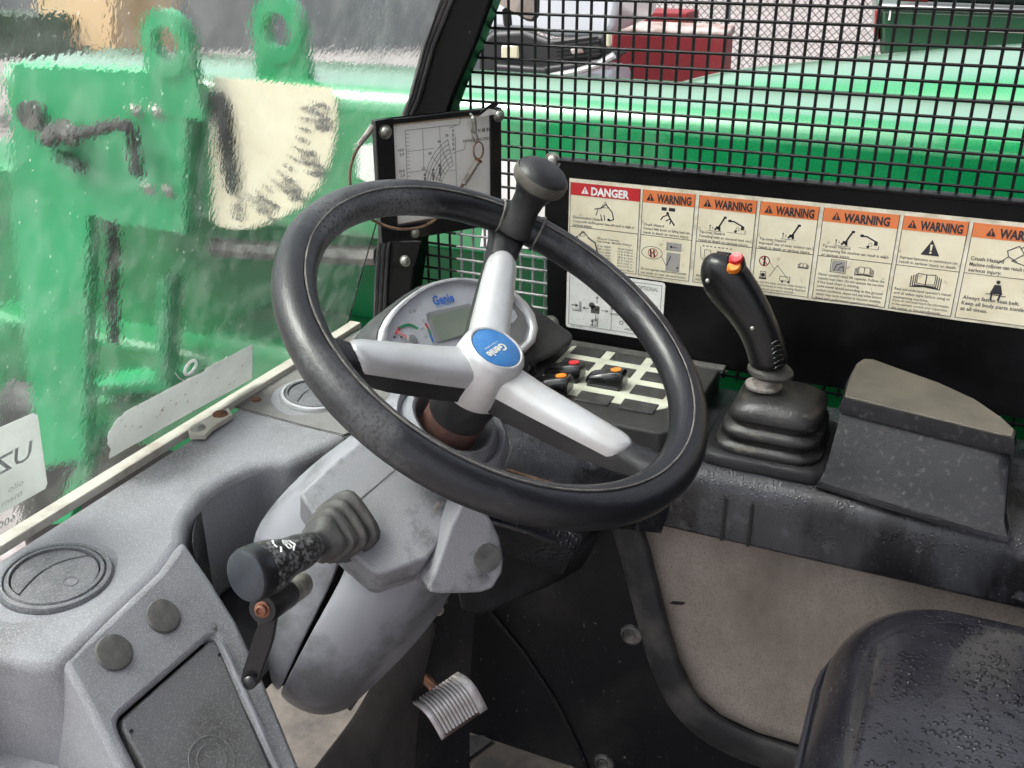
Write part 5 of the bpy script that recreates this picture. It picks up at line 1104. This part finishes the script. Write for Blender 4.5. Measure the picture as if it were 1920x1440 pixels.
# ================================================================ yard: barrier, pickups, fence
bar = empty('barrier', (8.2, 2.2, 0), 'red painted concrete barrier with a white top beyond the boom', 'barrier', 'barriers in the yard')
def brng(y): return [V((8.05, y, 0)), V((8.05, y, .25)), V((8.2, y, .5)), V((8.26, y, 1.23)), V((8.5, y, 1.23)), V((8.56, y, .5)), V((8.7, y, .25)), V((8.7, y, 0))]
MB().loft([brng(y) for y in (1.78, 2.75)]).build('body', 'barrier_red', bar, bevel=.02)
MB().loft([[V((8.255, y, 1.231)), V((8.255, y, 1.265)), V((8.53, y, 1.31)), V((8.53, y, 1.231))] for y in (1.775, 2.76)]).build('top_cap', 'barrier_white', bar, bevel=.02)
bar2 = empty('barrier', (9.4, 2.6, 0), 'pale weathered barrier behind the red one, red band on top', 'barrier', 'barriers in the yard')
MB().box((9.2, 2.3, 0), (9.6, 3.6, 1.22)).build('body', 'barrier_white', bar2, bevel=.04)
MB().box((9.19, 2.35, 1.225), (9.61, 3.6, 1.34)).build('red_band', 'barrier_red', bar2, bevel=.02)
pk = empty('pickup_truck', (7.2, 3.0, 0), 'white pickup truck front with grey trim and headlights behind the mesh', 'truck', 'pickup trucks parked in the yard')
X6 = 6.5
def face(pts, X=X6, d=.25): return [onX(x, y, X) for x, y in pts]
MB().prism(face(((880, 150), (885, 40), (905, -40), (1010, -60), (1170, -60), (1150, 48), (1135, 70), (1040, 70), (1000, 58), (930, 55), (900, 75))), (1.5, .15, 0)).build('hood', 'truck_white', pk, bevel=.05, segs=3)
MB().prism(face(((905, 80), (930, 58), (990, 55), (1035, 72), (1140, 62), (1155, 100), (1135, 118), (1050, 130), (1030, 140), (905, 145))), (-.08, 0, 0)).build('front_trim', 'truck_dark', pk, bevel=.03)
MB().prism(face(((1036, 76), (1120, 66), (1128, 108), (1046, 114)), 6.41), (-.02, 0, 0)).build('grille', 'black_hose', pk, bevel=.01)
gl_ = MB()
for k in range(5): gl_.tube([onX(1038+k*1.5, 80+k*7.5, 6.38), onX(1122+k*1, 69+k*8, 6.38)], .006, 5)
gl_.build('grille_bars', 'truck_dark', pk)
MB().prism(face(((1070, 92), (1092, 88), (1096, 99), (1074, 102)), 6.37), (-.015, 0, 0)).build('badge', 'barrier_white', pk, bevel=.01)
MB().prism(face(((942, 84), (974, 83), (976, 110), (942, 111)), 6.41), (-.03, 0, 0)).build('headlight', 'headlight', pk, bevel=.02)
MB().prism(face(((1134, 62), (1146, 60), (1147, 88), (1138, 88)), 6.41), (-.03, 0, 0)).build('headlight', 'headlight', pk, bevel=.02)
MB().prism(face(((900, 142), (1120, 112), (1150, 95), (1155, 104), (1125, 124), (1000, 145), (1000, 170), (900, 170)), 6.35), (.3, 0, 0)).build('bumper', 'truck_dark', pk, bevel=.04)
MB().tube([onX(x, y, 6.25) for x, y in ((1010, 148), (1085, 133), (1120, 122), (1152, 104))], .022, 8).build('bumper_tube', 'chrome', pk, smooth=True)
MB().prism(face(((925, 120), (1025, 128), (1025, 165), (925, 165)), 6.33), (.1, 0, 0)).build('bumper_pad', 'truck_dark', pk, bevel=.02)
MB().prism(face(((920, 0), (930, -40), (1010, -40), (1008, 30), (1000, 42), (985, 40)), 6.0), (.05, 0, 0)).build('mirror', 'truck_dark', pk, bevel=.03)
MB().prism(face(((925, 2), (935, -38), (1004, -38), (1002, 28), (996, 36), (986, 34)), 5.985), (.01, 0, 0)).build('mirror_glass', 'beige', pk)
MB().tube([onX(950, 20, 6.03), onX(952, 45, 6.1)], .03, 6).build('mirror_arm', 'black_hose', pk)
MB().box((6.65, 2.42, .1), (7.9, 3.6, 1.05)).build('body', 'truck_white', pk, bevel=.1)
for yy in (2.45, 3.4): MB().lathe([(0, 0), (.36, 0), (.38, .05), (.38, .2), (.36, .24), (0, .24)], (7.1, yy, .38), (0, 1, 0), 24).build('wheel', 'black_hose', pk, smooth=True)
gt = empty('pickup_truck', (7.8, -.4, 0), 'dark green pickup bed with red tail lamp at the top right', 'truck', 'pickup trucks parked in the yard')
X7 = 7.0
MB().prism([onX(x, y, X7) for x, y in ((1650, 14), (1990, 26), (1990, 120), (1650, 105))], (1.6, .2, 0)).build('bed_side', 'truck_green', gt, bevel=.03)
MB().prism([onX(x, y, X7-.03) for x, y in ((1648, 8), (1990, 20), (1990, 30), (1648, 18))], (.14, 0, 0)).build('bed_rail', 'chrome', gt, bevel=.012)
MB().prism([onX(x, y, X7-.03) for x, y in ((1654, 46), (1990, 58), (1990, 66), (1654, 52))], (.02, 0, 0)).build('trim_strip', 'chrome', gt, bevel=.006)
MB().prism([onX(x, y, X7-.02) for x, y in ((1640, 16), (1648, 16), (1646, 78), (1638, 78))], (.2, 0, 0)).build('tail_lamp', 'tail_red', gt, bevel=.01)
MB().prism([onX(x, y, X7-.02) for x, y in ((1668, 20), (1671, 20), (1669, 38), (1665, 38))], (.05, 0, 0)).build('side_marker', 'white', gt)
MB().prism([onX(x, y, X7+.3) for x, y in ((1690, -40), (1990, -30), (1990, 14), (1690, 2))], (.4, 0, 0)).build('load', 'truck_dark', gt, bevel=.05)
MB().prism([onX(x, y, X7+.28) for x, y in ((1680, -10), (1742, -8), (1742, 5), (1680, 2))], (.2, 0, 0)).build('red_load', 'barrier_red', gt, bevel=.02)
for xx in (1730,):
    c = onX(xx, 140, X7); MB().lathe([(0, 0), (.36, 0), (.38, .05), (.38, .2), (.36, .24), (0, .24)], (X7+.02, c.y, .38), (1, 0, 0), 24).build('wheel', 'black_hose', gt, smooth=True)
MB().box((7.05, -2.4, .25), (8.4, .42, 1.0)).build('frame', 'black_hose', gt, bevel=.05)
# chain-link fence: every wire is a zigzag, woven wires joined as one mesh
fen = empty('chain_link_fence', (10.8, 1, 0), 'chain-link fence across the gravel yard beyond the barrier', 'fence')
fm = MB(); dp = .075; XF = 10.8; zt = 1.95; ns = int(1.85/dp*2)
def strip(a, b, w=.0035):
    a, b = V(a), V(b); d = (b-a).normalized(); n = V((1, 0, 0)); s = d.cross(n)*w
    fm.add([a+s, a-s, a+n*w*1.4, b+s, b-s, b+n*w*1.4], [(0, 1, 4, 3), (1, 2, 5, 4), (2, 0, 3, 5)])
hgt = 1.85
for k in range(-25, int(7.0/dp)):
    y0 = -2.2 + k*dp
    for sg in (1, -1):
        ya = y0 if sg > 0 else y0 + hgt; yb = ya + sg*hgt
        # clip to the panel
        za, zb = .05, .05+hgt
        strip((XF + .004*sg, ya, za), (XF + .004*sg, yb, zb))
fm.build('wires', 'fence', fen)
for yy in (-3.0, 2.35, 6.6): MB().tube([(XF+.04, yy, 0), (XF+.04, yy, 2.05)], .03, 10).build('post', 'post', fen, smooth=True)
MB().tube([(XF+.04, -5, 2.0), (XF+.04, 7.5, 2.0)], .02, 8).build('top_rail', 'post', fen, smooth=True)
# things far off through the windscreen
o = MB().prism([onY(x, y, 9.0) for x, y in ((210, 95), (330, 92), (335, -60), (215, -60))], (0, 1.2, 0)).build('tan_crate', 'tan', bevel=.02); tag(o, 'tan crate blurred by the wet glass at the top left', 'crate')
o = MB().prism([onY(x, y, 9.6) for x, y in ((-30, 112), (208, 104), (208, 28), (-30, 25))], (0, 1.2, 0)).build('green_container', 'hedge', bevel=.02); tag(o, 'dark green container blurred by the wet glass, left of the tan crate', 'container')
o = MB().prism([onY(x, y, 3.4) for x, y in ((-40, 590), (45, 600), (60, 745), (-40, 770))], (0, .3, 0)).build('grey_block', 'barrier_white', bevel=.02); tag(o, 'pale concrete block at the far left behind the white sticker', 'block')
